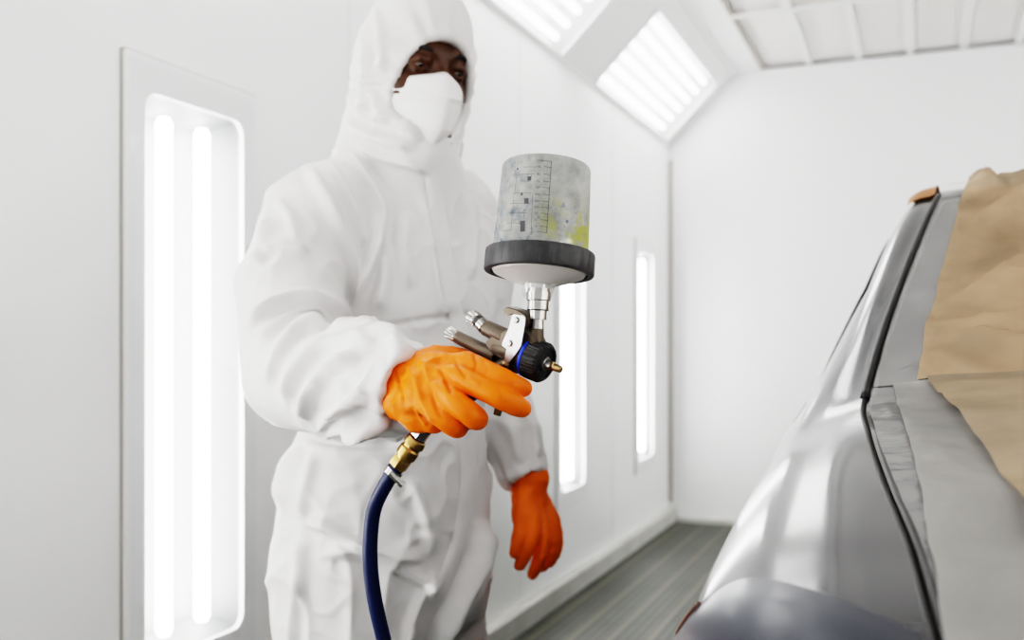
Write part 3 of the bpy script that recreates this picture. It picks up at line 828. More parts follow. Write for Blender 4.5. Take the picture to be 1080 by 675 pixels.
def creases(P, scale, seed, warp=0.35):
    """thin raised crease lines with bare cloth between them"""
    out = np.empty(len(P)); o = Vector((seed, seed * 1.3, -seed))
    for i, p in enumerate(P):
        q = Vector(p) * scale + o
        w_ = noise.noise(q * 0.9 + Vector((9.1, 2.2, 5.5))) * warp
        n_ = noise.noise(q + Vector((w_, -w_, w_)))
        m = noise.noise(q * 0.45 + Vector((3.3, 8.8, 1.1))) + 0.35
        out[i] = max(0.0, 1 - 3.2 * abs(n_)) ** 2 * min(1.0, max(0.0, m * 1.8))
    return out
tor = np.clip((1.62 - kv[:, 2]) / 0.10, 0.2, 1)
dsp += 0.0075 * creases(kv * np.array([1, 1, 0.75]), 8.5, 3.1) * tor
dsp += 0.0042 * creases(kv, 17.0, 11.7) * tor
dsp += 0.0030 * fractal(kv, 9.0, 3.1, 2, True) * tor
# gathered pleats round the face opening, and at the cuffs
q = kv - Hc; qr, qu, qf = q @ hR / HS, q @ hU / HS, q @ hF / HS
e = np.sqrt(((qr - 0.004) / 0.060) ** 2 + ((qu + 0.04) / np.where(qu > -0.04, 0.080, 0.062)) ** 2)
an = np.arctan2(qr, qu + 0.04)
pl = np.exp(-((e - 1.45) / 0.32) ** 2) * (qf > -0.05) * (e > 0.98) * (np.abs(an) < 1.9)
dsp += pl * 0.0030 * np.sin(an * 20 + 1.5 * np.sin(an * 5 + 1))
rim = np.exp(-((e - 1.10) / 0.07) ** 2) * (qf > 0.0) * (e > 0.97)
dsp += rim * 0.004
for (tip, axs) in ((mo, mn), (Cm(554, 508, 1.80), fb2)):
    r = kv - tip; al = r @ axs; e1, e2 = basis(axs); th = np.arctan2(r @ e1, r @ e2); rad = np.linalg.norm(r - np.outer(al, axs), axis=1)
    wgt = np.exp(-((al + 0.02) / 0.05) ** 2) * (rad < 0.075)
    dsp += wgt * 0.0035 * np.sin(th * 8 + 2 * np.sin(3 * th))
kv = kv + N_ * dsp[:, None]
kv = relax(kv, kf, 1, 0.35)
KW = w_of(kv)
coverall = mesh('coverall', KW, kf, M['suit'], person)
kbvh = BVHTree.FromPolygons([Vector(p) for p in KW], [tuple(int(i) for i in f) for f in kf])
def onto(px, py, lift, bvh=kbvh):
    d = Vector(ray(px, py)).normalized()
    h = bvh.ray_cast(Vector(EYE), d)
    return None if h[0] is None else np.array(h[0]) - np.array(d) * lift
def strip_on(pts, wpx, lift, n=10, across=5):
    C_ = catmull(np.array(pts, float), n); T = np.gradient(C_, axis=0); T /= np.linalg.norm(T, axis=1)[:, None]
    Nn = np.stack([-T[:, 1], T[:, 0]], 1); rows = []
    for i in range(len(C_)):
        row = []
        for s_ in np.linspace(-1, 1, across):
            p = onto(*(C_[i] + Nn[i] * s_ * wpx), lift * (1 - 0.75 * abs(s_) ** 4))
            row.append(p)
        if all(x is not None for x in row): rows.append(row)
    R_ = np.array(rows)
    # keep the strip smooth: average away jitter along its length
    for _ in range(3): R_[1:-1] = 0.25 * R_[:-2] + 0.5 * R_[1:-1] + 0.25 * R_[2:]
    return R_.reshape(-1, 3), gridf(len(rows), across)
v, f = strip_on([(456, 186), (461, 220), (467, 257), (476, 310), (484, 344), (489, 362)], 8, 0.006)
mesh('zipper_flap', v, f, M['suit2'], coverall)
v, f = strip_on([(492, 462), (494, 500), (491, 535), (483, 575), (470, 610), (452, 645), (436, 678), (424, 705)], 8, 0.007)
mesh('zipper_flap', v, f, M['suit2'], coverall)

# ---- respirator mask
nu, nv = 33, 25; v = []
for i in range(nu):
    s_ = -1 + 2 * i / (nu - 1)
    for j in range(nv):
        t = j / (nv - 1)
        wv = np.interp(t, [0, 0.15, 0.45, 0.75, 1], [0.065, 0.064, 0.061, 0.050, 0.025])
        fc = np.interp(t, [0, 0.12, 0.4, 0.75, 1], [0.109, 0.120, 0.132, 0.123, 0.092])
        fs = np.interp(t, [0, 0.5, 1], [0.053, 0.050, 0.070])
        a = abs(s_) ** 1.7
        u = (1 - t) * (-0.0125 - 0.017 * a + 0.004 * math.exp(-(s_ / 0.2) ** 2)) + t * (-0.122 + 0.020 * a)
        f_ = fc * (1 - a) + fs * a
        # pressed seam lines and the fold across the front
        seam = 0.005 * math.exp(-((t - (0.36 - 0.16 * abs(s_))) / 0.025) ** 2) - 0.005 * math.exp(-((t - (0.40 - 0.16 * abs(s_))) / 0.02) ** 2)
        edge = -0.002 if (j in (0, nv - 1) or i in (0, nu - 1)) else 0
        v.append(hd(wv * s_, u, f_ + seam + edge))
v = w_of(np.array(v)); f = gridf(nu, nv)
mask = mesh('respirator_mask', v, f, M['mask'], person)
md = mask.modifiers.new('thick', 'SOLIDIFY'); md.thickness = 0.0018; md.offset = -1
vv, ff = tube(w_of(np.array([hd(-0.064, -0.034, 0.052), hd(-0.080, -0.030, 0.030), hd(-0.092, -0.022, -0.02)])), 0.0022, 8, 5); mesh('strap', vv, ff, M['mask'], mask)
vv, ff = tube(w_of(np.array([hd(0.060, -0.10, 0.056), hd(0.074, -0.098, 0.050), hd(0.070, -0.128, 0.054), hd(0.050, -0.150, 0.066)])), 0.0022, 8, 5); mesh('strap', vv, ff, M['mask'], mask)
c = hd(-0.0635, -0.040, 0.0535); vv, ff = lathe(w_of(c), w_of(nrm(hF - hR)), [(0, 0.0035), (0.002, 0.003)], 12); mesh('strap_staple', vv, ff, M['steel'], mask)

# ---- boots
for Lg, sgn in ((LEGR, 0), (LEGL, 1)):
    a = Lg[2].copy(); fwd = nrm(V3(math.sin(0.55), -math.cos(0.55), 0))
    Bt = Vol(V3(a[0] - .16, a[1] - .3, -0.02), V3(a[0] + .28, a[1] + .16, 0.26), 0.006)
    heel = V3(a[0], a[1], 0.045) - fwd * 0.04
    Bt.chain([heel, heel + fwd * 0.12, heel + fwd * 0.21], [0.045, 0.044, 0.040], 0)
    Bt.chain([heel + V3(0, 0, 0.14), heel + V3(0, 0, 0.02)], [0.052, 0.048], 0.03)
    Bt.cut(lambda x, y, z: z + 0 * x + 0 * y - 0.001, (-9, -9, -1), (9, 9, 0.0))
    bv, bf = Bt.nets(1); bv[:, 2] = np.maximum(bv[:, 2], 0.001)
    mesh('boot', w_of(bv), bf, M['boot'], person)

# ---- gloves
def tip(V, pts, rs, k=0.006):
    pts = catmull(np.array(pts, float), 4); rs_ = np.interp(np.linspace(0, 1, len(pts)), np.linspace(0, 1, len(rs)), rs)
    D0 = V.D.copy(); V.D[:] = 1.0
    V.chain(list(pts), list(rs_), 0.0, 0.004)
    d = V.D.copy(); V.D = D0
    t = np.clip(0.5 + 0.5 * (D0 - d) / k, 0, 1); V.D = D0 * (1 - t) + d * t - k * t * (1 - t)
G = Vol(Cm(396, 470, 1.13) + V3(-.01, -.12, -.01), Cm(572, 352, 1.13) + V3(.01, .12, .01), 0.0017)
# back of the hand
WRT = Cm(416, 404, 1.150)
mcp = [Cm(492, 383, 1.092), Cm(481, 396, 1.076), Cm(466, 413, 1.073), Cm(450, 424, 1.079)]
for i, m_ in enumerate(mcp):
    wr = Cm(421 - 1 * i, 392 + 11 * i, 1.150 - 0.006 * i)
    G.chain([wr, wr * 0.45 + m_ * 0.55 + V3(0, -0.004, 0.002), m_], [0.0150, 0.0135, 0.0112], 0.012, 0.008)
G.chain([Cm(426, 404, 1.152), Cm(470, 404, 1.115)], [0.030, 0.026], 0.012, flat=(nrm(V3(0.55, 0.8, 0)), 0.6))
G.chain([Cm(424, 424, 1.145), Cm(442, 438, 1.115), Cm(458, 442, 1.10)], [0.018, 0.017, 0.015], 0.014, 0.01)
# thumb side hump and thumb over the far side of the gun
G.chain([Cm(432, 392, 1.155), Cm(462, 381, 1.145), Cm(480, 380, 1.138)], [0.0175, 0.0165, 0.014], 0.014, 0.01)
tip(G, [Cm(474, 381, 1.145), Cm(498, 381, 1.150), Cm(518, 388, 1.150), Cm(530, 397, 1.145)], [0.0125, 0.0112, 0.0102, 0.0085], 0.008)
# fingers
tip(G, [mcp[0], Cm(511, 391, 1.074), Cm(529, 399, 1.060), Cm(543, 406, 1.060), Cm(553, 410, 1.072)], [0.0116, 0.0106, 0.0100, 0.0094, 0.0082], 0.005)
tip(G, [mcp[1], Cm(504, 407, 1.058), Cm(525, 417.5, 1.046), Cm(541, 426, 1.050), Cm(552, 431, 1.064)], [0.0122, 0.0115, 0.0110, 0.0102, 0.0088], 0.003)
tip(G, [mcp[2], Cm(484, 427, 1.054), Cm(499, 439, 1.052), Cm(503, 442, 1.068), Cm(496, 441, 1.090), Cm(484, 436, 1.10)], [0.0122, 0.0114, 0.0112, 0.0105, 0.0098, 0.0085], 0.003)
tip(G, [mcp[3], Cm(464, 438, 1.064), Cm(478, 449, 1.064), Cm(483, 451, 1.078), Cm(478, 449, 1.098), Cm(468, 443, 1.108)], [0.0112, 0.0104, 0.0100, 0.0094, 0.0088, 0.0078], 0.003)
# cuff, flaring inside the sleeve
G.chain([Cm(424, 405, 1.150), Cm(414, 407, 1.165), Cm(405, 408, 1.19)], [0.0315, 0.0325, 0.0345], 0.014, 0.006, flat=(nrm(V3(0.75, 0.66, 0)), 0.8))
gv, gf = G.nets(2)
gn = vnormals(gv, gf)
gfold = [([(428, 384), (438, 400), (442, 425)], ANY, 0.0022, 3, 5), ([(416, 388), (422, 405), (428, 428)], ANY, -0.0022, 3, 3),
         ([(441, 376), (450, 392), (454, 412)], ANY, 0.0012, 3, 6),
         ([(462, 388), (470, 400), (477, 418)], ANY, -0.0024, 2.5, 4), ([(478, 376), (486, 390), (494, 402)], ANY, -0.0014, 2.5, 4),
         ([(452, 402), (458, 422), (466, 444)], ANY, -0.0016, 2.5, 4), ([(442, 408), (446, 428), (460, 450)], ANY, 0.0016, 3, 4),
         ([(437, 424), (444, 440), (450, 450)], ANY, 0.0014, 2.5, 4), ([(498, 372), (502, 382), (500, 394)], ANY, -0.0014, 2, 3),
         ([(490, 398), (500, 402), (506, 408)], ANY, 0.0010, 2, 3), ([(508, 378), (514, 388), (512, 396)], ANY, -0.0008, 2, 2),
         ([(448, 384), (462, 378), (474, 374)], ANY, 0.0012, 3, 4), ([(524, 408), (530, 416), (528, 424)], ANY, -0.0008, 2, 2)]
gd = 1.3 * foldprof(gv, gn, gfold) + 0.0010 * fractal(gv, 60, 2.2, 2, True) * np.clip((gv[:, 1] - 1.05) / 0.05, 0.3, 1)
gv = gv + gn * gd[:, None]
glove = mesh('glove', w_of(gv), gf, M['glove'], person)
# the hanging hand
def lp(x, y, d): return Cm(500 + x / 4.82, 480 + y / 4.82, d)
G2 = Vol(lp(140, 660, 1.8) + V3(-.01, -.09, -.01), lp(470, 90, 1.8) + V3(.01, .09, .01), 0.0022)
wr2 = lp(270, 165, 1.80)
kn = [lp(300, 325, 1.755), lp(340, 335, 1.775), lp(378, 335, 1.797), lp(402, 330, 1.815)]
for i, m_ in enumerate(kn):
    w0 = lp(255 + 18 * i, 185 - 8 * i, 1.79 + 0.008 * i)
    G2.chain([w0, m_], [0.0150, 0.0125], 0.012, 0.008)
G2.chain([lp(275, 150, 1.80), lp(272, 205, 1.798)], [0.030, 0.030], 0.014, flat=(nrm(V3(0.3, 0.95, 0)), 0.85))
G2.chain([lp(285, 120, 1.80), lp(280, 150, 1.80)], [0.034, 0.031], 0.008)
G2.chain([lp(245, 225, 1.775), lp(242, 300, 1.757)], [0.018, 0.0165], 0.014)
tip(G2, [lp(242, 290, 1.76), lp(238, 370, 1.745), lp(228, 430, 1.735), lp(207, 498, 1.732)], [0.0150, 0.0122, 0.0110, 0.0090], 0.006)
tip(G2, [kn[0], lp(300, 410, 1.738), lp(268, 485, 1.735), lp(232, 560, 1.742)], [0.0125, 0.0115, 0.0105, 0.0088], 0.003)
tip(G2, [kn[1], lp(350, 430, 1.757), lp(335, 520, 1.755), lp(296, 604, 1.760)], [0.0128, 0.0117, 0.0106, 0.0088], 0.003)
tip(G2, [kn[2], lp(392, 430, 1.783), lp(385, 510, 1.782), lp(345, 568, 1.785)], [0.0124, 0.0113, 0.0102, 0.0086], 0.003)
tip(G2, [kn[3], lp(417, 410, 1.808), lp(416, 480, 1.808), lp(385, 548, 1.808)], [0.0112, 0.0103, 0.0095, 0.0080], 0.003)
v2, f2 = G2.nets(2); n2 = vnormals(v2, f2)
v2 = v2 + n2 * (0.0012 * fractal(v2, 45, 5.5, 2, True))[:, None]
mesh('glove', w_of(v2), f2, M['glove'], person)
#PART3
# ------------------------------------------------------------------ spray gun
GA = nrm(V3(0.75, -0.60, -0.27)); GC = nrm(V3(0.06, -0.13, 0.99)); GN = nrm(np.cross(GA, GC))
O_G = Cm(545, 365, 1.10)
wA, wC, wN = w_of(GA), w_of(GC), w_of(GN); wO = w_of(O_G)
def gp(px, py, n=0.0): return on_plane(px, py, wO + wN * n, wN)
gun = empty('spray_gun', gp(500, 420), 'bronze spray gun with upturned frosted paint cup, gripped in the orange glove', 'spray gun')
def extrude(pts, n0, n1, bev=0.0):
    """outline seen on the plane n = n1 pushed back to n0, with a small chamfer"""
    P1 = np.array([gp(x, y, n1) for x, y in pts]); c = P1.mean(0); k = len(P1)
    rings = [P1 + wN * (n0 - n1)]
    if bev:
        sh = P1 + (c - P1) / np.linalg.norm(c - P1, axis=1)[:, None] * bev
        rings = [sh + wN * (n0 - n1), P1 + wN * (n0 - n1 + bev), P1 - wN * bev, sh]
    else: rings.append(P1)
    v = np.vstack(rings); f = [tuple(range(k))[::-1], tuple((len(rings) - 1) * k + i for i in range(k))]
    for r in range(len(rings) - 1):
        for i in range(k):
            j = (i + 1) % k; f.append((r * k + i, r * k + j, (r + 1) * k + j, (r + 1) * k + i))
    return v, f
def cr(cx, cy): return 465 + cx / 5.629, 295 + cy / 5.629     # detail view to photo
mm = 0.001
# body: block, barrel, cup port
gb = MB()
gb.add(*extrude([cr(*p) for p in [(300, 322), (385, 296), (470, 250), (512, 300), (540, 330), (560, 372), (520, 420), (490, 480), (470, 560), (420, 560), (380, 500), (300, 440), (262, 395), (258, 370)]], -0.011, 0.011, 0.003))
p0, p1 = gp(*cr(330, 400)), gp(*cr(520, 455)); ax = p1 - p0; ln = np.linalg.norm(ax)
gb.add(*lathe(p0, ax, [(0, 0.010), (0.003, 0.012), (ln * .45, 0.0125), (ln * .7, 0.0165), (ln, 0.0175)], 32))
p0, p1 = gp(*cr(563, 380)), gp(*cr(565, 288)); ax = p1 - p0; gb.add(*lathe(p0, ax, [(0, 0.0090), (np.linalg.norm(ax)*.97, 0.0085), (np.linalg.norm(ax), 0.0080)], 32))
body_g = gb.build('body', M['bronze'], gun, 35)
# handle, running down through the hand
hd0, hd1 = gp(*cr(395, 500), -0.004), W(447, 452, 1.118)
v, f = tube([hd0, hd0 * .5 + hd1 * .5 + wN * 0.0, hd1], [0.0115, 0.0105, 0.0095], 24, 8)
mesh('handle', v, f, M['bronze'], gun, 35)
hb = nrm(hd1 - hd0)
# rear control tubes and knobs
def knob(nm, a, b, prof, m, n=0.0, seg=32, kn=0, parent=None):
    p0, p1 = gp(*cr(*a), n), gp(*cr(*b), n); ax = p1 - p0; L = np.linalg.norm(ax)
    wob = (lambda an, h: 1 + 0.035 * math.copysign(1, math.sin(an * kn))) if kn else None
    v, f = lathe(p0, ax, [(h * L, r) for h, r in prof], seg if not kn else kn * 4, wob)
    return mesh(nm, v, f, m, parent or gun, 30)
t1 = knob('fluid_tube', (97, 340), (330, 455), [(0, 0.0055), (0.02, 0.0076), (0.9, 0.0080), (1, 0.0074)], M['bronze'], 0.004)
knob('adjusting_knob', (38, 308), (97, 340), [(0, 0.0058), (0.12, 0.0072), (0.8, 0.0072), (1, 0.0060)], M['chrome'], 0.004, kn=22)
t2 = knob('needle_tube', (262, 282), (385, 342), [(0, 0.0074), (0.06, 0.0094), (0.9, 0.0098), (1, 0.0094)], M['bronze'], 0.002)
knob('adjusting_knob', (172, 214), (222, 244), [(0, 0.0062), (0.1, 0.0080), (0.85, 0.0082), (1, 0.0070)], M['chrome'], 0.002, kn=24)
knob('knob_seal', (220, 243), (236, 254), [(0, 0.0076), (1, 0.0076)], M['black'], 0.002)
knob('knob_collar', (234, 252), (264, 284), [(0, 0.0076), (0.1, 0.0084), (0.9, 0.0086), (1, 0.0076)], M['chrome'], 0.002)
# trigger lever with its two pivots, and the tip that shows under the fingers
tr = MB().add(*extrude([cr(*p) for p in [(424, 208), (440, 203), (488, 212), (502, 226), (500, 256), (488, 335), (476, 396), (440, 448), (404, 494), (372, 494), (388, 412), (362, 392), (364, 372), (396, 300)]], 0.0180, 0.0200, 0.0006))
trig = tr.build('trigger', M['steel'], gun, 25)
tr = MB().add(*extrude([cr(*p) for p in [(440, 203), (488, 212), (502, 226), (488, 335), (476, 396), (440, 448), (404, 494), (372, 494), (388, 412), (396, 300)]], -0.0200, -0.0180, 0.0006)); tr.build('trigger_side', M['steel'], trig, 25)
v, f = tube([gp(*cr(390, 485), 0.017), W(533, 398, 1.095), W(529, 420, 1.092), W(524, 438, 1.092)], [0.006, 0.006, 0.0052, 0.0042], 14, 6)
mesh('trigger_grip', v, f, M['nozzle'], trig)
for cx, cy, r in ((450, 240, 0.0036), (408, 378, 0.0042)):
    p = gp(*cr(cx, cy), 0.0200); vv, ff = lathe(p - wN * 0.001, wN, [(0, r), (0.002, r), (0.003, r * 0.75)], 6 if r > .004 else 20)
    mesh('bolt', vv, ff, M['chrome'], trig, 25)
# hook above the lever
v, f = extrude([cr(*p) for p in [(366, 196), (362, 182), (382, 164), (400, 162), (470, 186), (520, 226), (522, 262), (500, 300), (486, 240), (440, 206), (412, 198), (392, 212)]], -0.006, 0.010, 0.0015)
mesh('hanging_hook', v, f, M['bronze'], gun, 30)
for cy in (248, 272):
    p = gp(*cr(508, cy), 0.004); vv, ff = lathe(p, wA, [(0, 0.0022), (0.006, 0.0022)], 10); mesh('screw', vv, ff, M['black'], gun, 30)
# air cap
ac = gp(*cr(545, 470)); axd = w_of(nrm(V3(0.80, -0.52, -0.30)))
def caplat(nm, prof, m, seg=48, kn=0, parent=None):
    wob = (lambda an, h: 1 + 0.018 * math.copysign(1, math.sin(an * kn))) if kn else None
    vv, ff = lathe(ac, axd, prof, seg if not kn else kn * 4, wob); return mesh(nm, vv, ff, m, parent or gun, 30)
caplat('blue_ring', [(-0.0060, 0.0205), (-0.0055, 0.0222), (-0.0025, 0.0222), (-0.002, 0.0205)], M['blue'])['label'] = 'bright blue ring behind the air cap'
cap_ = caplat('air_cap', [(-0.002, 0.0185), (-0.0015, 0.0222), (0.014, 0.0222), (0.0165, 0.0205)], M['black'], kn=36)
caplat('cap_face', [(0.0155, 0.0204), (0.0180, 0.0196), (0.0185, 0.0165), (0.0130, 0.0150), (0.0125, 0.006)], M['black'], parent=cap_)
caplat('fluid_tip', [(0.0120, 0.0085), (0.0185, 0.0080), (0.0190, 0.0058), (0.025, 0.0052)], M['steel'], parent=cap_)
caplat('nozzle', [(0.0240, 0.0048), (0.0275, 0.0055), (0.0285, 0.0042), (0.0375, 0.0040), (0.0385, 0.0030)], M['nozzle'], parent=cap_)['label'] = 'brass nozzle tip'
e1, e2 = basis(axd)
# cup adapter
ad0 = gp(566.5, 347); adx = w_of(nrm(V3(0.045, 0.04, 0.99)))
vv, ff = lathe(ad0, adx, [(0, 0.0072), (0.010, 0.0072), (0.0102, 0.0098), (0.0195, 0.0100), (0.0197, 0.0112), (0.0205, 0.0116), (0.0305, 0.0116), (0.0310, 0.0100), (0.0312, 0.0134), (0.0400, 0.0136), (0.0402, 0.012), (0.044, 0.012)], 36)
mesh('cup_adapter', vv, ff, M['chrome'], gun, 25)
for h in (0.0203, 0.0310):
    vv, ff = lathe(ad0 + adx * h, adx, [(-0.0007, 0.0112), (-0.0005, 0.0121), (0.0005, 0.0121), (0.0007, 0.0112)], 30); mesh('adapter_groove', vv, ff, M['black'], gun, 30)

# paint cup: frosted cup turned upside down in a black collar over a pale lid
cupC = w_of(nrm(V3(0.075, 0.12, 0.985)))
CO = W(568.5, 286, 1.093)                        # middle of the collar's lower rim
ce2 = nrm(-w_of(V3(0, -1, 0)) + cupC * np.dot(w_of(V3(0, -1, 0)), cupC)) * -1   # to the front
ce1 = nrm(np.cross(ce2, cupC)) * 1.0
if np.dot(ce1, w_of(V3(1, 0, 0))) < 0: ce1 = -ce1
cup = empty('paint_cup', CO, None)
cup.parent = gun; cup.location = tuple(CO - base_of(gun))
def cupP(th, h, r): return CO + cupC * h + (ce1 * math.sin(th) + ce2 * math.cos(th)) * r
def cup_r(h): return np.interp(h, [0.02, 0.118], [0.0528, 0.0492])
RC = 0.0608
def cup_part(nm, prof, m, seg=64, wob=None, ang=35, cap=False, parent=None):
    vv, ff = lathe(CO, cupC, prof, seg, wob, cap); o = mesh(nm, vv, ff, m, parent or cup, ang, origin=CO); return o
# collar with soft flats
flat = lambda a, h: 1 - 0.010 * (1 - math.cos((a * 26) )) * 0.5 * (1 if 0.002 < h < 0.020 else 0)
col = cup_part('collar', [(-0.003, 0.0535), (-0.003, RC - .001), (-0.0015, RC), (0.0195, RC), (0.0212, RC - .0015), (0.0212, 0.0520), (0.010, 0.0520)], M['collar'], 208, flat)
col['label'] = 'black ribbed collar'
# cup wall (object axes follow the cup for the stain pattern)
prof = [(0.012, 0.0530), (0.020, 0.0528), (0.1135, 0.0494), (0.1165, 0.0488), (0.1185, 0.0470), (0.1195, 0.044), (0.1195, 0.036), (0.1185, 0.035), (0.1185, 0.0001)]
Rm = Matrix((ce1, -ce2, cupC)).transposed().to_4x4()
vv, ff = lathe((0, 0, 0), (0, 0, 1), prof, 96, None, False)
o = mesh('cup_wall', np.array(vv), ff, M['cup'], None, 40, origin=(0, 0, 0)); o.parent = cup; o.location = (0, 0, 0)
o.rotation_euler = Rm.to_euler(); cupw = o
# lid: shallow cone, clear neck
lid = cup_part('lid', [(0.002, 0.0535), (-0.004, 0.0500), (-0.010, 0.036), (-0.015, 0.0205), (-0.017, 0.0150), (-0.023, 0.0142), (-0.023, 0.0128), (-0.016, 0.0125), (-0.013, 0.019), (0.0, 0.050)], M['lid'], 64)
cup_part('lid_neck', [(-0.0135, 0.0215), (-0.0150, 0.0185), (-0.024, 0.0172), (-0.030, 0.0150)], M['clear'], 40, parent=lid)
vv, ff = tube([CO - cupC * 0.0085 + ce1 * 0.030 + ce2 * 0.010, CO - cupC * 0.0165 + ce1 * 0.014 + ce2 * 0.012], [0.0016, 0.0016], 8, 4); mesh('lid_rib', vv, ff, M['lid'], lid)
# printed marks on the cup
def q2(cx, cy):
    px, py = 520 + cx / 6.75, 165 + cy / 6.75
    h = 0.0212 + (265.5 - py) / F * 1.05; x = px - (571.5 + (265 - py) * 0.075)
    th = math.asin(max(-0.98, min(0.98, x / F * 1.055 / cup_r(h))))
    return th, h + 0.004 * (1 - math.cos(th))
def rib(mb, a, b, wd):
    a, b = np.array(q2(*a)), np.array(q2(*b)); r0 = 0.05
    d = np.array([(b[0] - a[0]) * r0, b[1] - a[1]]); d /= np.linalg.norm(d) + 1e-9; nn_ = np.array([-d[1] / r0, d[0]]) * wd / 2; v = []
    for t in np.linspace(0, 1, 6):
        c = a + (b - a) * t
        for s_ in (-1, 1):
            th, h = c + nn_ * s_; v.append(cupP(th, h, cup_r(h) + 0.0006))
    mb.add(v, [(2 * i, 2 * i + 1, 2 * i + 3, 2 * i + 2) for i in range(5)])
def patch(mb, x0, y0, x1, y1): rib(mb, ((x0 + x1) / 2, y0), ((x0 + x1) / 2, y1), abs(x1 - x0) / 6.75 / F * 1.06)
ink = MB()
rib(ink, (415, 85), (378, 615), 0.0006)
ticks = [85, 130, 185, 238, 283, 335, 385, 430, 475, 522, 570, 612]
for i, y in enumerate(ticks):
    xr = 415 - (y - 85) * 37 / 530; rib(ink, (xr - (70 if i in (0, 11) else 50), y - 3), (xr, y), 0.0005)
for a, b in (((218, 132), (310, 132)), ((170, 186), (295, 186)), ((170, 186), (155, 330)), ((190, 235), (268, 240)), ((150, 325), (268, 325)), ((150, 325), (130, 600)), ((120, 400), (255, 405)),
             ((115, 470), (240, 475)), ((205, 480), (245, 420)), ((190, 520), (190, 560)), ((100, 545), (195, 550)), ((130, 600), (60, 600)), ((268, 325), (262, 350)), ((278, 186), (272, 210)), ((225, 450), (218, 520)), ((282, 330), (270, 620))):
    rib(ink, a, b, 0.0004)
for r in ((245, 203, 272, 235), (222, 365, 252, 405), (193, 532, 228, 612), (198, 325, 213, 345), (170, 135, 184, 150)): patch(ink, *r)
ink.build('printed_scale', M['ink'], cup, False)
def cup_text(s_, cx, cy, hpx, m, mb):
    cu = bpy.data.curves.new('t', 'FONT'); cu.body = s_; cu.size = 1.0; cu.align_x = 'CENTER'; cu.align_y = 'CENTER'; cu.resolution_u = 2
    ob = bpy.data.objects.new('t', cu); COL.objects.link(ob); dg = bpy.context.evaluated_depsgraph_get()
    me = ob.evaluated_get(dg).to_mesh(); vs = np.array([v.co[:] for v in me.vertices]); fs = [tuple(p.vertices) for p in me.polygons]
    ob.evaluated_get(dg).to_mesh_clear(); bpy.data.objects.remove(ob); bpy.data.curves.remove(cu)
    k = hpx / 0.7; v = []
    for x, y, _ in vs:
        th, h = q2(cx + x * k, cy - y * k); v.append(cupP(th, h, cup_r(h) + 0.0006))
    mb.add(v, fs)
tm = MB()
for i, t in enumerate(['1000', '90', '80', '70', '600', '500', '400', '300', '20', '15', '10']):
    y = ticks[i]; xr = 415 - (y - 85) * 37 / 530; cup_text(t, xr - 82, y, 17, M['ink'], tm)
tm.build('printed_numbers', M['ink'], cup, False)
tm = MB(); cup_text('5:1:2', 182, 92, 24, M['inkblue'], tm); tm.build('printed_ratio', M['inkblue'], cup, False)

# ------------------------------------------------------------------ air hose with its coupling
cpl = [W(448, 453, 1.118), W(441, 462, 1.120)]
q0, q1 = W(446, 455, 1.119), W(404, 513, 1.128)
hax_ = nrm(q1 - q0); HL = np.linalg.norm(q1 - q0)
hose = empty('air_hose', q1, 'dark blue air hose with brass coupling hanging from the gun handle', 'hose')
def hl(nm, prof, m, seg=32, parent=None, ang=30):
    vv, ff = lathe(q0, hax_, [(h * mm, r * mm * 1.12) for h, r in prof], seg, None); return mesh(nm, vv, ff, m, parent or hose, ang)
hl('steel_fitting', [(-8, 6.0), (-3, 6.2), (-2.8, 8.6), (9, 8.6), (9.4, 6.6), (13, 6.4)], M['chrome'], 6)
br = hl('brass_coupling', [(10, 8.6), (11, 10.2), (16, 11.0), (19, 11.2), (20, 10.0), (23, 9.6), (25, 10.8), (33, 11.0), (35, 10.6), (37, 9.2), (39, 8.9)], M['brass'], 40)
hl('coupling_nut', [(38.5, 9.4), (40, 10.0), (50, 10.0), (51, 9.0)], M['brass'], 6, br, 25)
hl('black_seal', [(9.2, 8.4), (10.2, 8.9), (11, 8.4)], M['black'], 24, br)
cl = hl('hose_clamp', [(54, 8.7), (54.2, 9.3), (61.5, 9.3), (62, 8.7)], M['chrome'], 32)
cpos = q0 + hax_ * 0.0575; sd1 = nrm(np.cross(hax_, w_of(V3(0, -1, 0)))); 
if np.dot(sd1, w_of(V3(1, 0, 0))) < 0: sd1 = -sd1
fr_dir = w_of(V3(0, -1, 0))
sc0 = cpos + fr_dir * 0.009 + sd1 * -0.002 + hax_ * 0.002
vv, ff = lathe(sc0, nrm(sd1 + hax_ * 0.15), [(0, 0.0042), (0.012, 0.0042), (0.0122, 0.0033), (0.015, 0.0033), (0.0152, 0.0045), (0.020, 0.0045)], 8); mesh('clamp_screw', vv, ff, M['chrome'], cl, 25)
pts = [q0 + hax_ * 0.050, q0 + hax_ * 0.064, W(396, 532, 1.135), W(391, 560, 1.14), W(390.5, 595, 1.145), W(395, 632, 1.15), W(404, 672, 1.155), W(418, 730, 1.16), W(440, 830, 1.15), W(452, 960, 1.12), W(440, 1120, 1.05)]
pts[-1][2] = 0.35; pts += [pts[-1] + V3(-0.04, -0.06, -0.22), pts[-1] + V3(-0.10, -0.22, -0.338), pts[-1] + V3(-0.05, -0.6, -0.341), pts[-1] + V3(0.2, -1.0, -0.341), pts[-1] + V3(0.1, -1.5, -0.341)]
vv, ff = tube(pts, 0.0088, 20, 8); mesh('hose_tube', vv, ff, M['hose'], hose)
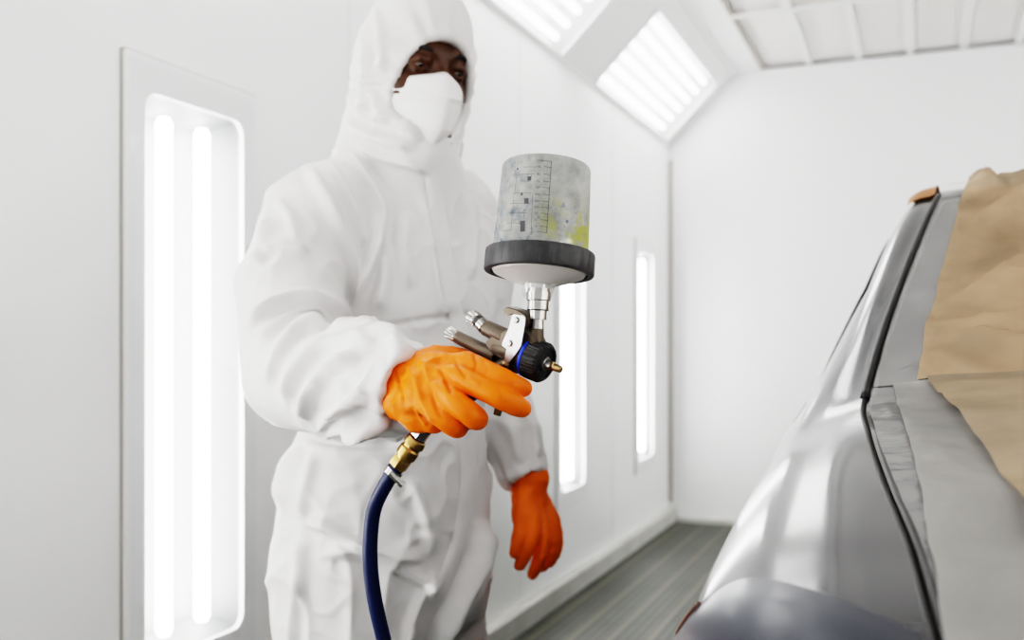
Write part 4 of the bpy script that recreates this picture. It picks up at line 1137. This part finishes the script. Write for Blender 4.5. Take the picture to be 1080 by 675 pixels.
#PART4
# ------------------------------------------------------------------ the car
XC = 0.72
KEYS = [  # y, then nine (x, z) from the sill up to the inner edge
 (0.36, [(.16, .30), (.12, .36), (.10, .46), (.10, .56), (.12, .64), (.15, .70), (.18, .74), (.22, .76), (.26, .77)]),
 (0.43, [(.02, .24), (-.03, .32), (-.06, .48), (-.07, .62), (-.06, .72), (-.03, .79), (.01, .83), (.05, .85), (.09, .86)]),
 (0.52, [(-.04, .22), (-.10, .31), (-.14, .49), (-.15, .65), (-.145, .76), (-.125, .84), (-.085, .895), (-.04, .925), (.025, .940)]),
 (0.64, [(-.07, .21), (-.14, .31), (-.18, .50), (-.19, .67), (-.185, .79), (-.170, .875), (-.116, .946), (-.060, .972), (.005, .985)]),
 (0.78, [(-.09, .20), (-.16, .31), (-.197, .50), (-.208, .68), (-.205, .80), (-.190, .895), (-.133, .971), (-.072, .999), (-.010, 1.010)]),
 (0.95, [(-.10, .20), (-.17, .31), (-.207, .50), (-.217, .68), (-.214, .81), (-.200, .910), (-.146, .992), (-.088, 1.023), (-.033, 1.034)]),
 (1.15, [(-.10, .20), (-.17, .31), (-.210, .50), (-.220, .69), (-.217, .83), (-.200, .945), (-.149, 1.019), (-.100, 1.048), (-.056, 1.062)]),
 (1.38, [(-.10, .20), (-.17, .31), (-.210, .51), (-.220, .71), (-.216, .86), (-.196, .980), (-.160, 1.036), (-.116, 1.069), (-.070, 1.092)]),
 (1.55, [(-.10, .20), (-.17, .31), (-.210, .51), (-.220, .72), (-.216, .88), (-.198, 1.000), (-.168, 1.052), (-.106, 1.140), (-.054, 1.175)]),
 (1.75, [(-.10, .20), (-.17, .31), (-.210, .51), (-.220, .73), (-.217, .89), (-.202, 1.010), (-.175, 1.062), (-.082, 1.240), (-.024, 1.283)]),
 (2.05, [(-.10, .20), (-.17, .31), (-.210, .51), (-.220, .73), (-.217, .89), (-.204, 1.015), (-.178, 1.070), (-.042, 1.385), (.028, 1.437)]),
 (2.50, [(-.10, .20), (-.17, .31), (-.210, .51), (-.220, .73), (-.217, .89), (-.205, 1.010), (-.180, 1.068), (-.022, 1.410), (.055, 1.470)]),
 (3.00, [(-.10, .20), (-.17, .31), (-.210, .51), (-.220, .72), (-.217, .87), (-.205, .985), (-.180, 1.045), (-.030, 1.375), (.045, 1.440)]),
 (3.40, [(-.10, .20), (-.17, .31), (-.210, .51), (-.218, .71), (-.215, .85), (-.203, .960), (-.178, 1.020), (-.090, 1.205), (-.025, 1.270)]),
 (3.85, [(-.10, .20), (-.17, .31), (-.207, .51), (-.215, .69), (-.210, .82), (-.197, .910), (-.168, .970), (-.125, 1.000), (-.080, 1.015)]),
 (4.25, [(-.09, .20), (-.16, .31), (-.197, .50), (-.203, .66), (-.198, .77), (-.180, .850), (-.140, .905), (-.095, .930), (-.050, .945)]),
 (4.60, [(-.05, .22), (-.11, .31), (-.140, .46), (-.140, .60), (-.130, .69), (-.105, .750), (-.060, .795), (-.015, .820), (.035, .835)]),
 (4.80, [(.06, .26), (.01, .32), (-.01, .42), (-.01, .52), (.005, .58), (.03, .625), (.07, .655), (.12, .675), (.17, .69)]),
]
KY = np.array([k[0] for k in KEYS]); KP = np.array([k[1] for k in KEYS])
def _cat(P, t):
    i = int(min(max(math.floor(t), 0), len(P) - 2)); u = t - i
    a = P[i - 1] if i > 0 else 2 * P[0] - P[1]; b, c = P[i], P[i + 1]; d = P[i + 2] if i + 2 < len(P) else 2 * P[-1] - P[-2]
    return 0.5 * (2 * b + (c - a) * u + (2 * a - 5 * b + 4 * c - d) * u * u + (3 * b - a - 3 * c + d) * u ** 3)
def hermite_y(y):
    """section at y (nine points), finite-difference Hermite through the stations"""
    i = int(np.clip(np.searchsorted(KY, y) - 1, 0, len(KY) - 2)); h = KY[i + 1] - KY[i]; u = (y - KY[i]) / h
    def tan(j):
        if j == 0: return (KP[1] - KP[0]) / (KY[1] - KY[0])
        if j == len(KY) - 1: return (KP[-1] - KP[-2]) / (KY[-1] - KY[-2])
        h0, h1 = KY[j] - KY[j - 1], KY[j + 1] - KY[j]; s0, s1 = (KP[j] - KP[j - 1]) / h0, (KP[j + 1] - KP[j]) / h1
        return (s0 * h1 + s1 * h0) / (h0 + h1)
    return ((2 * u**3 - 3 * u**2 + 1) * KP[i] + (u**3 - 2 * u**2 + u) * h * tan(i) + (-2 * u**3 + 3 * u**2) * KP[i + 1] + (u**3 - u**2) * h * tan(i + 1))
def carS(y, k, lift=0.0):
    p = _cat(hermite_y(y), k)
    P = V3(p[0], y, p[1])
    if lift:
        e = 1e-3; a = _cat(hermite_y(y), min(k + e, 8)) - _cat(hermite_y(y), k - e); b = _cat(hermite_y(min(y + e, KY[-1])), k) - _cat(hermite_y(max(y - e, KY[0])), k)
        du = V3(a[0], 0, a[1]); dv = V3(b[0], 2 * e, b[1]); n_ = nrm(np.cross(dv, du))
        if n_[0] > 0 and n_[2] < 0 or (n_[0] - n_[2]) > 0: n_ = -n_
        P = P + n_ * lift
    return P
def edge(y): q = hermite_y(y)[8]; return q[0], q[1]
def mirror(v): v = np.array(v, float); v[..., 0] = 2 * XC - v[..., 0]; return v
car = empty('car', (XC, 2.6, 0), 'silver grey car being repainted, rear corner nearest, window and boot masked', 'car')
ys = np.concatenate([np.linspace(KY[0], 0.6, 16), np.linspace(0.61, 1.4, 46), np.linspace(1.42, 2.1, 36), np.linspace(2.13, 4.8, 78)]); ks = np.linspace(0, 8, 65)
SH = np.array([[carS(y, k) for k in ks] for y in ys])
WY, WR, WZ = (1.18, 3.98), 0.315, 0.315
def shell_faces(nu, nv, pts):
    out = []
    for q in gridf(nu, nv):
        c = pts[list(q)].mean(0)
        if any((c[1] - wy) ** 2 + (c[2] - WZ) ** 2 < (WR + 0.045) ** 2 for wy in WY): continue
        out.append(q)
    return out
flat_ = SH.reshape(-1, 3)
fs = shell_faces(len(ys), len(ks), flat_)
mesh('body_side', flat_, fs, M['paint'], car)
mesh('body_side', mirror(flat_), fs, M['paint'], car)
def strip(y0, y1, gap, crown, n, m_=33, drop=0.0, ycrown=0.0):
    v = []
    for y in np.linspace(y0, y1, n):
        ex, ez = edge(y); x0 = ex + gap; x1 = 2 * XC - x0; t = (y - y0) / (y1 - y0)
        for s_ in np.linspace(-1, 1, m_):
            v.append(((x0 + x1) / 2 + (x1 - x0) / 2 * s_, y, ez - drop + crown * (1 - s_ * s_) + ycrown * 4 * t * (1 - t)))
    return np.array(v), gridf(n, m_)
def zc(x, y, crown):
    ex, ez = edge(y); s_ = (x - XC) / (XC - ex); return ez + crown * (1 - s_ * s_)
CR = {'boot': 0.035, 'win': 0.045}
v, f = strip(0.36, 1.375, 0.007, CR['boot'], 50, 41, 0.001); mesh('boot_lid', v, f, M['paint'], car)
v, f = strip(1.385, 2.04, 0.010, CR['win'], 30, 41, 0.004); mesh('rear_window', v, f, M['carglass'], car)
v, f = strip(2.045, 3.02, 0.0, 0.035, 40, 41); mesh('roof', v, f, M['paint'], car)
v, f = strip(3.03, 3.84, 0.010, 0.05, 30, 41, 0.003); mesh('windscreen', v, f, M['carglass'], car)
v, f = strip(3.86, 4.80, 0.006, 0.03, 30, 41, 0.001); mesh('bonnet', v, f, M['paint'], car)
# end panels and floor
for nm, i, cw in (('rear_bumper', 0, 0.035), ('front_bumper', -1, 0.03)):
    L0 = SH[i]; k = len(L0); v = []
    for j_, p in enumerate(L0):
        for s_ in np.linspace(-1, 1, 41):
            v.append((XC + (XC - p[0]) * s_, p[1] + (0.05 if i else -0.05) * (1 - s_ * s_), p[2] + cw * (1 - s_ * s_) * j_ / (k - 1)))
    mesh(nm, v, gridf(k, 41), M['paint'], car)
L0 = SH[:, 0]; v = np.vstack([L0, mirror(L0)]); k = len(L0)
mesh('underbody', v, [(j, j + 1, k + j + 1, k + j) for j in range(k - 1)], M['rubber'], car, False)
# rubber seals: boot gap and rear window edge, then the windscreen
for sgn in (0, 1):
    for nm, a, b, r, dz, dx in (('boot_gap_seal', 0.40, 1.375, 0.0042, -0.0035, 0.0025), ('window_seal', 1.372, 2.06, 0.0062, -0.001, 0.0035), ('windscreen_seal', 3.0, 3.86, 0.006, -0.002, 0.004)):
        P_ = np.array([(edge(y)[0] + dx, y, edge(y)[1] + dz) for y in np.linspace(a, b, 26)])
        if sgn: P_ = mirror(P_)
        vv, ff = tube(P_, r, 10, 2); mesh(nm, vv, ff, M['rubber'], car)
    # side glass
    for a, b in ((1.82, 2.62), (2.70, 3.50)):
        v = np.array([carS(y, k, 0.003) for y in np.linspace(a, b, 20) for k in np.linspace(6.12, 6.86, 8)])
        if sgn: v = mirror(v)
        mesh('side_window', v, gridf(20, 8), M['carglass'], car)
    # lamp wrapping the rear corner
    v = []
    for k in np.linspace(4.2, 7.93, 34):
        yl = np.interp(k, [4.2, 5, 6, 7, 8], [0.88, 0.86, 0.79, 0.715, 0.64])
        for t in np.linspace(0, 1, 24):
            y = 0.40 + (yl - 0.40) * t; v.append(carS(y, k, 0.006 * min(1, (1 - t) * 6 + 0.15)))
    v = np.array(v)
    lampv = mirror(v) if sgn else v
    lm = mesh('tail_lamp', lampv, gridf(34, 24), M['lamp'], car); lm['label'] = 'dark slate tail lamp at the corner'
    P_ = np.array([carS(np.interp(k, [4.2, 5, 6, 7, 8], [0.88, 0.86, 0.79, 0.715, 0.64]), k, 0.002) for k in np.linspace(5.05, 5.5, 8)])
    vv, ff = tube(mirror(P_) if sgn else P_, 0.002, 8, 2); mesh('lamp_edge', vv, ff, M['lampedge'], lm)
    # door joints
    for yy in (1.72, 2.66, 3.62):
        P_ = np.array([carS(yy, k, -0.001) for k in np.linspace(1.5, 6.0, 30)])
        vv, ff = tube(mirror(P_) if sgn else P_, 0.003, 8, 1); mesh('door_joint', vv, ff, M['rubber'], car)
    for yy in (1.86, 2.80):
        P_ = np.array([carS(yy + t, 4.6, 0.004 + 0.022 * math.sin(math.pi * t / 0.2)) for t in np.linspace(0, 0.2, 9)])
        vv, ff = tube(mirror(P_) if sgn else P_, 0.009, 10, 2); mesh('door_handle', vv, ff, M['paint'], car)
    for wy in WY:
        x0 = -0.185; dirx = V3(1, 0, 0)
        o_ = V3(x0, wy, WZ); 
        if sgn: o_ = mirror(o_); dirx = -dirx
        vv, ff = lathe(o_, dirx, [(0.01, 0.20), (0.0, 0.215), (-0.004, 0.25), (0.0, 0.295), (0.02, 0.313), (0.17, 0.313), (0.19, 0.295), (0.19, 0.2)], 48)
        wh = mesh('wheel', vv, ff, M['tyre'], car, 35)
        vv, ff = lathe(o_, dirx, [(0.006, 0.205), (0.002, 0.20), (0.02, 0.185), (0.06, 0.18), (0.06, 0.06), (0.02, 0.055), (0.015, 0.0)], 48, cap=False)
        rm = mesh('rim', vv, ff, M['rim'], wh, 35)
        for s5 in range(5):
            a = 2 * math.pi * s5 / 5 + 0.3; d1 = V3(0, math.cos(a), math.sin(a)); 
            P_ = [o_ + dirx * 0.018 + d1 * 0.03, o_ + dirx * 0.012 + d1 * 0.11, o_ + dirx * 0.016 + d1 * 0.195]
            vv, ff = tube(P_, [0.026, 0.02, 0.026], 10, 4); mesh('spoke', vv, ff, M['rim'], wh)
        # dark arch liner and lip
        vv, ff = lathe(o_ + dirx * 0.05, dirx, [(0, WR + 0.06), (0.16, WR + 0.06), (0.17, 0.05)], 48, cap=False)
        vv = np.array(vv); mesh('arch_liner', vv, ff, M['rubber'], car, 40)
        P_ = []
        for a in np.linspace(-0.28, math.pi + 0.28, 40):
            yy, zz = wy + (WR + 0.048) * math.cos(a), WZ + (WR + 0.048) * math.sin(a)
            kk = np.linspace(0, 6, 200); sec = np.array([carS(yy, q) for q in kk[::4]]); j = np.argmin(np.abs(sec[:, 2] - zz)); P_.append((sec[j, 0] + 0.004, yy, zz))
        P_ = np.array(P_); vv, ff = tube(mirror(P_) if sgn else P_, 0.014, 8, 1); mesh('arch_lip', vv, ff, M['paint'], car)

# ---- masking: films, papers and tapes lie on the car
def surf_n(y0, y1):
    a, b = V3(0, y0, edge(y0)[1]), V3(0, y1, edge(y1)[1]); return a, nrm(np.cross(V3(1, 0, 0), b - a))
wp, wn = surf_n(1.40, 2.03); bp_, bn = surf_n(0.62, 1.37); wp = wp + V3(0, 0, 0.008); bp_ = bp_ + V3(0, 0, 0.006)
def line_x(pts, p, n_):
    Q = np.array([on_plane(x, y, p, n_) for x, y in pts]); o = np.argsort(Q[:, 1]); Q = Q[o]
    def f(y):
        if y < Q[0, 1]: return Q[0, 0] + (Q[1, 0] - Q[0, 0]) * (y - Q[0, 1]) / (Q[1, 1] - Q[0, 1])
        if y > Q[-1, 1]: return Q[-1, 0] + (Q[-1, 0] - Q[-2, 0]) * (y - Q[-1, 1]) / (Q[-1, 1] - Q[-2, 1])
        return float(np.interp(y, Q[:, 1], Q[:, 0]))
    return f
xw = line_x([(968, 418), (985, 330), (1004, 258), (1020, 205)], wp, wn)
xA = line_x([(945, 424), (958, 480), (971, 540), (982, 600), (992, 672)], bp_, bn)
xB = line_x([(985, 424), (1035, 500), (1078, 570)], bp_, bn)
def sheet(nm, y0, y1, fx0, fx1, crown, lift, ny, nx, m, crumple, label, cat, group=None, zf=None, edgewob=0.0, pw=1.0):
    v = []
    for i, y in enumerate(np.linspace(y0, y1, ny)):
        a, b = fx0(y), fx1(y)
        for t in np.linspace(0, 1, nx):
            x = a + (b - a) * t ** pw
            if edgewob: x += edgewob * noise.noise(Vector((y * 14, 3.3, t))) * (1 - t) ** 4
            z = (zf(x, y) if zf else zc(x, y, crown)) + lift
            v.append((x, y, z))
    v = np.array(v)
    h = crumple(v); v[:, 2] += h
    o = mesh(nm, v, gridf(ny, nx), m, None, True); tag(o, label, cat, group); return o
def ridges(v, lines, base_):
    h = np.zeros(len(v)) + base_(v)
    for (x0, y0), (x1, y1), amp, w0, w1 in lines:
        a = np.array((x0, y0)); ab = np.array((x1, y1)) - a; r = v[:, :2] - a; t = np.clip(r @ ab / (ab @ ab), 0, 1)
        e = r - t[:, None] * ab; d = np.hypot(e[:, 0], e[:, 1]); sg = ab[0] * r[:, 1] - ab[1] * r[:, 0]; wd = np.where(sg > 0, w0, w1)
        h += amp * np.exp(-(d / wd) ** 2) * np.clip(np.minimum(t, 1 - t) * 4 + 0.25, 0, 1)
    return h
# film over the window edge
sheet('masking_film', 1.392, 2.045, lambda y: edge(y)[0] + 0.012, lambda y: xw(y) + 0.006, CR['win'], 0.004, 60, 16, M['film'],
      lambda v: ridges(v, [((-.06, 1.45), (.03, 1.40), 0.003, .006, .012), ((-.03, 1.40), (.02, 1.50), 0.004, .005, .010), ((.02, 1.42), (.05, 1.6), 0.003, .006, .01)], lambda v: 0.0025 * fractal(v, 13, 4.4, 3, True).clip(-1, 1) * 0.5),
      'cloudy clear film strip taped along the left edge of the rear window', 'masking film')
def zwin(x, y):
    if y < 2.045: return zc(x, y, CR['win'])
    return zc(x, y, 0.035 + (CR['win'] - 0.035) * max(0, 1 - (y - 2.045) / 0.05))
kl = [((.02, 1.52), (.75, 1.45), 0.016, .012, .035), ((.06, 1.60), (.62, 1.66), 0.019, .014, .04), ((.04, 1.56), (.40, 1.93), 0.022, .016, .045), ((.10, 1.86), (.36, 2.08), 0.024, .016, .04),
      ((.14, 1.72), (.80, 1.82), 0.016, .014, .04), ((.03, 1.48), (.22, 1.40), 0.011, .01, .02), ((.20, 2.08), (.30, 1.90), 0.024, .018, .03), ((.10, 2.09), (.13, 1.96), 0.022, .014, .025)]
sheet('masking_paper', 1.394, 2.08, lambda y: xw(y) - 0.002, lambda y: 2 * XC - edge(y)[0] - 0.03, 0, 0.007, 90, 110, M['kraft'],
      lambda v: ridges(v, kl, lambda v: 0.009 * creases(v * np.array([1, 1, .3]), 7.0, 2.2) + 0.006 * creases(v, 15.0, 6.1) + 0.009 * (fractal(v, 5.5, 1.4, 3, True) * 0.5 + 0.5).clip(0, 2)) * np.clip((v[:, 1] - 1.385) / 0.04, 0.15, 1),
      'crinkled brown kraft paper covering the rear window of the car', 'masking paper', zf=zwin, edgewob=0.006, pw=1.4)
# boot lid coverings
sheet('masking_film', 0.45, 1.39, lambda y: edge(y)[0] + 0.011, lambda y: xA(y) + 0.006, CR['boot'], 0.003, 80, 14, M['film'],
      lambda v: ridges(v, [((-.04, 1.33), (-.03, 1.20), 0.002, .006, .006), ((-.035, 1.28), (-.02, 1.27), 0.002, .004, .004), ((-.04, 1.25), (-.02, 1.24), 0.002, .004, .004)], lambda v: 0.0015 * fractal(v, 15, 8.4, 2, True)),
      'clear film strip beside the dark gap of the boot lid', 'masking film')
sheet('masking_sheet', 0.44, 1.39, lambda y: xA(y), lambda y: xB(y) + 0.01, CR['boot'], 0.006, 80, 40, M['greysheet'],
      lambda v: 0.003 + 0.004 * fractal(v, 7, 6.4, 3, True), 'wide greyish translucent masking strip lying along the boot lid', 'masking sheet', edgewob=0.003)
sheet('masking_paper', 0.44, 1.392, lambda y: xB(y), lambda y: 2 * XC - edge(y)[0] - 0.03, CR['boot'], 0.010, 80, 90, M['kraft2'],
      lambda v: 0.004 + 0.009 * (fractal(v, 5, 9.4, 3, True) * 0.5 + 0.4).clip(0, 2) * np.clip((1.385 - v[:, 1]) / 0.05, 0.2, 1), 'smooth brown kraft paper under film covering the boot lid', 'masking paper', pw=1.3)
# tape along the top of the window paper
sheet('masking_tape', 2.083, 2.14, lambda y: edge(y)[0] + 0.02, lambda y: 2 * XC - edge(y)[0] - 0.02, 0, 0.012, 8, 120, M['tape'],
      lambda v: 0.010 * fractal(v, 9, 2.7, 2, True) * 0.6, 'cream tape along the roof edge above the brown window paper', 'masking tape', zf=zwin)
v = np.array([carS(y, k, 0.006 + 0.012 * math.sin(math.pi * (y - 2.06) / 0.4)) for y in np.linspace(2.06, 2.46, 20) for k in np.linspace(7.25, 8.0, 8)])
tag(mesh('tape_flap', v, gridf(20, 8), M['orangetape'], None), 'small amber flap curling over the left roof edge', 'tape')
EXPO=1.12
# ------------------------------------------------------------------ camera and view
cam = bpy.data.cameras.new('camera'); co = bpy.data.objects.new('camera', cam); COL.objects.link(co)
co.location = tuple(EYE); co.rotation_euler = (math.pi / 2, 0, YAW)
cam.sensor_width = 36; cam.lens = 36 * F / 1080; cam.shift_y = (HY - 337.5) / 1080
cam.clip_start = 0.02
cam.dof.use_dof = True; cam.dof.focus_distance = 1.09; cam.dof.aperture_fstop = 4.2
SC.camera = co
w = bpy.data.worlds.new('world'); SC.world = w; w.use_nodes = True
w.node_tree.nodes['Background'].inputs['Color'].default_value = (1, 1, 1, 1)
w.node_tree.nodes['Background'].inputs['Strength'].default_value = 0.1
SC.view_settings.view_transform = 'Filmic'
SC.view_settings.look = 'Very High Contrast'
SC.view_settings.exposure = EXPO
SC.cycles.use_denoising = True
SC.cycles.max_bounces = 8; SC.cycles.diffuse_bounces = 5; SC.cycles.transparent_max_bounces = 12
SC.cycles.sample_clamp_indirect = 6
SC.cycles.caustics_reflective = False; SC.cycles.caustics_refractive = False
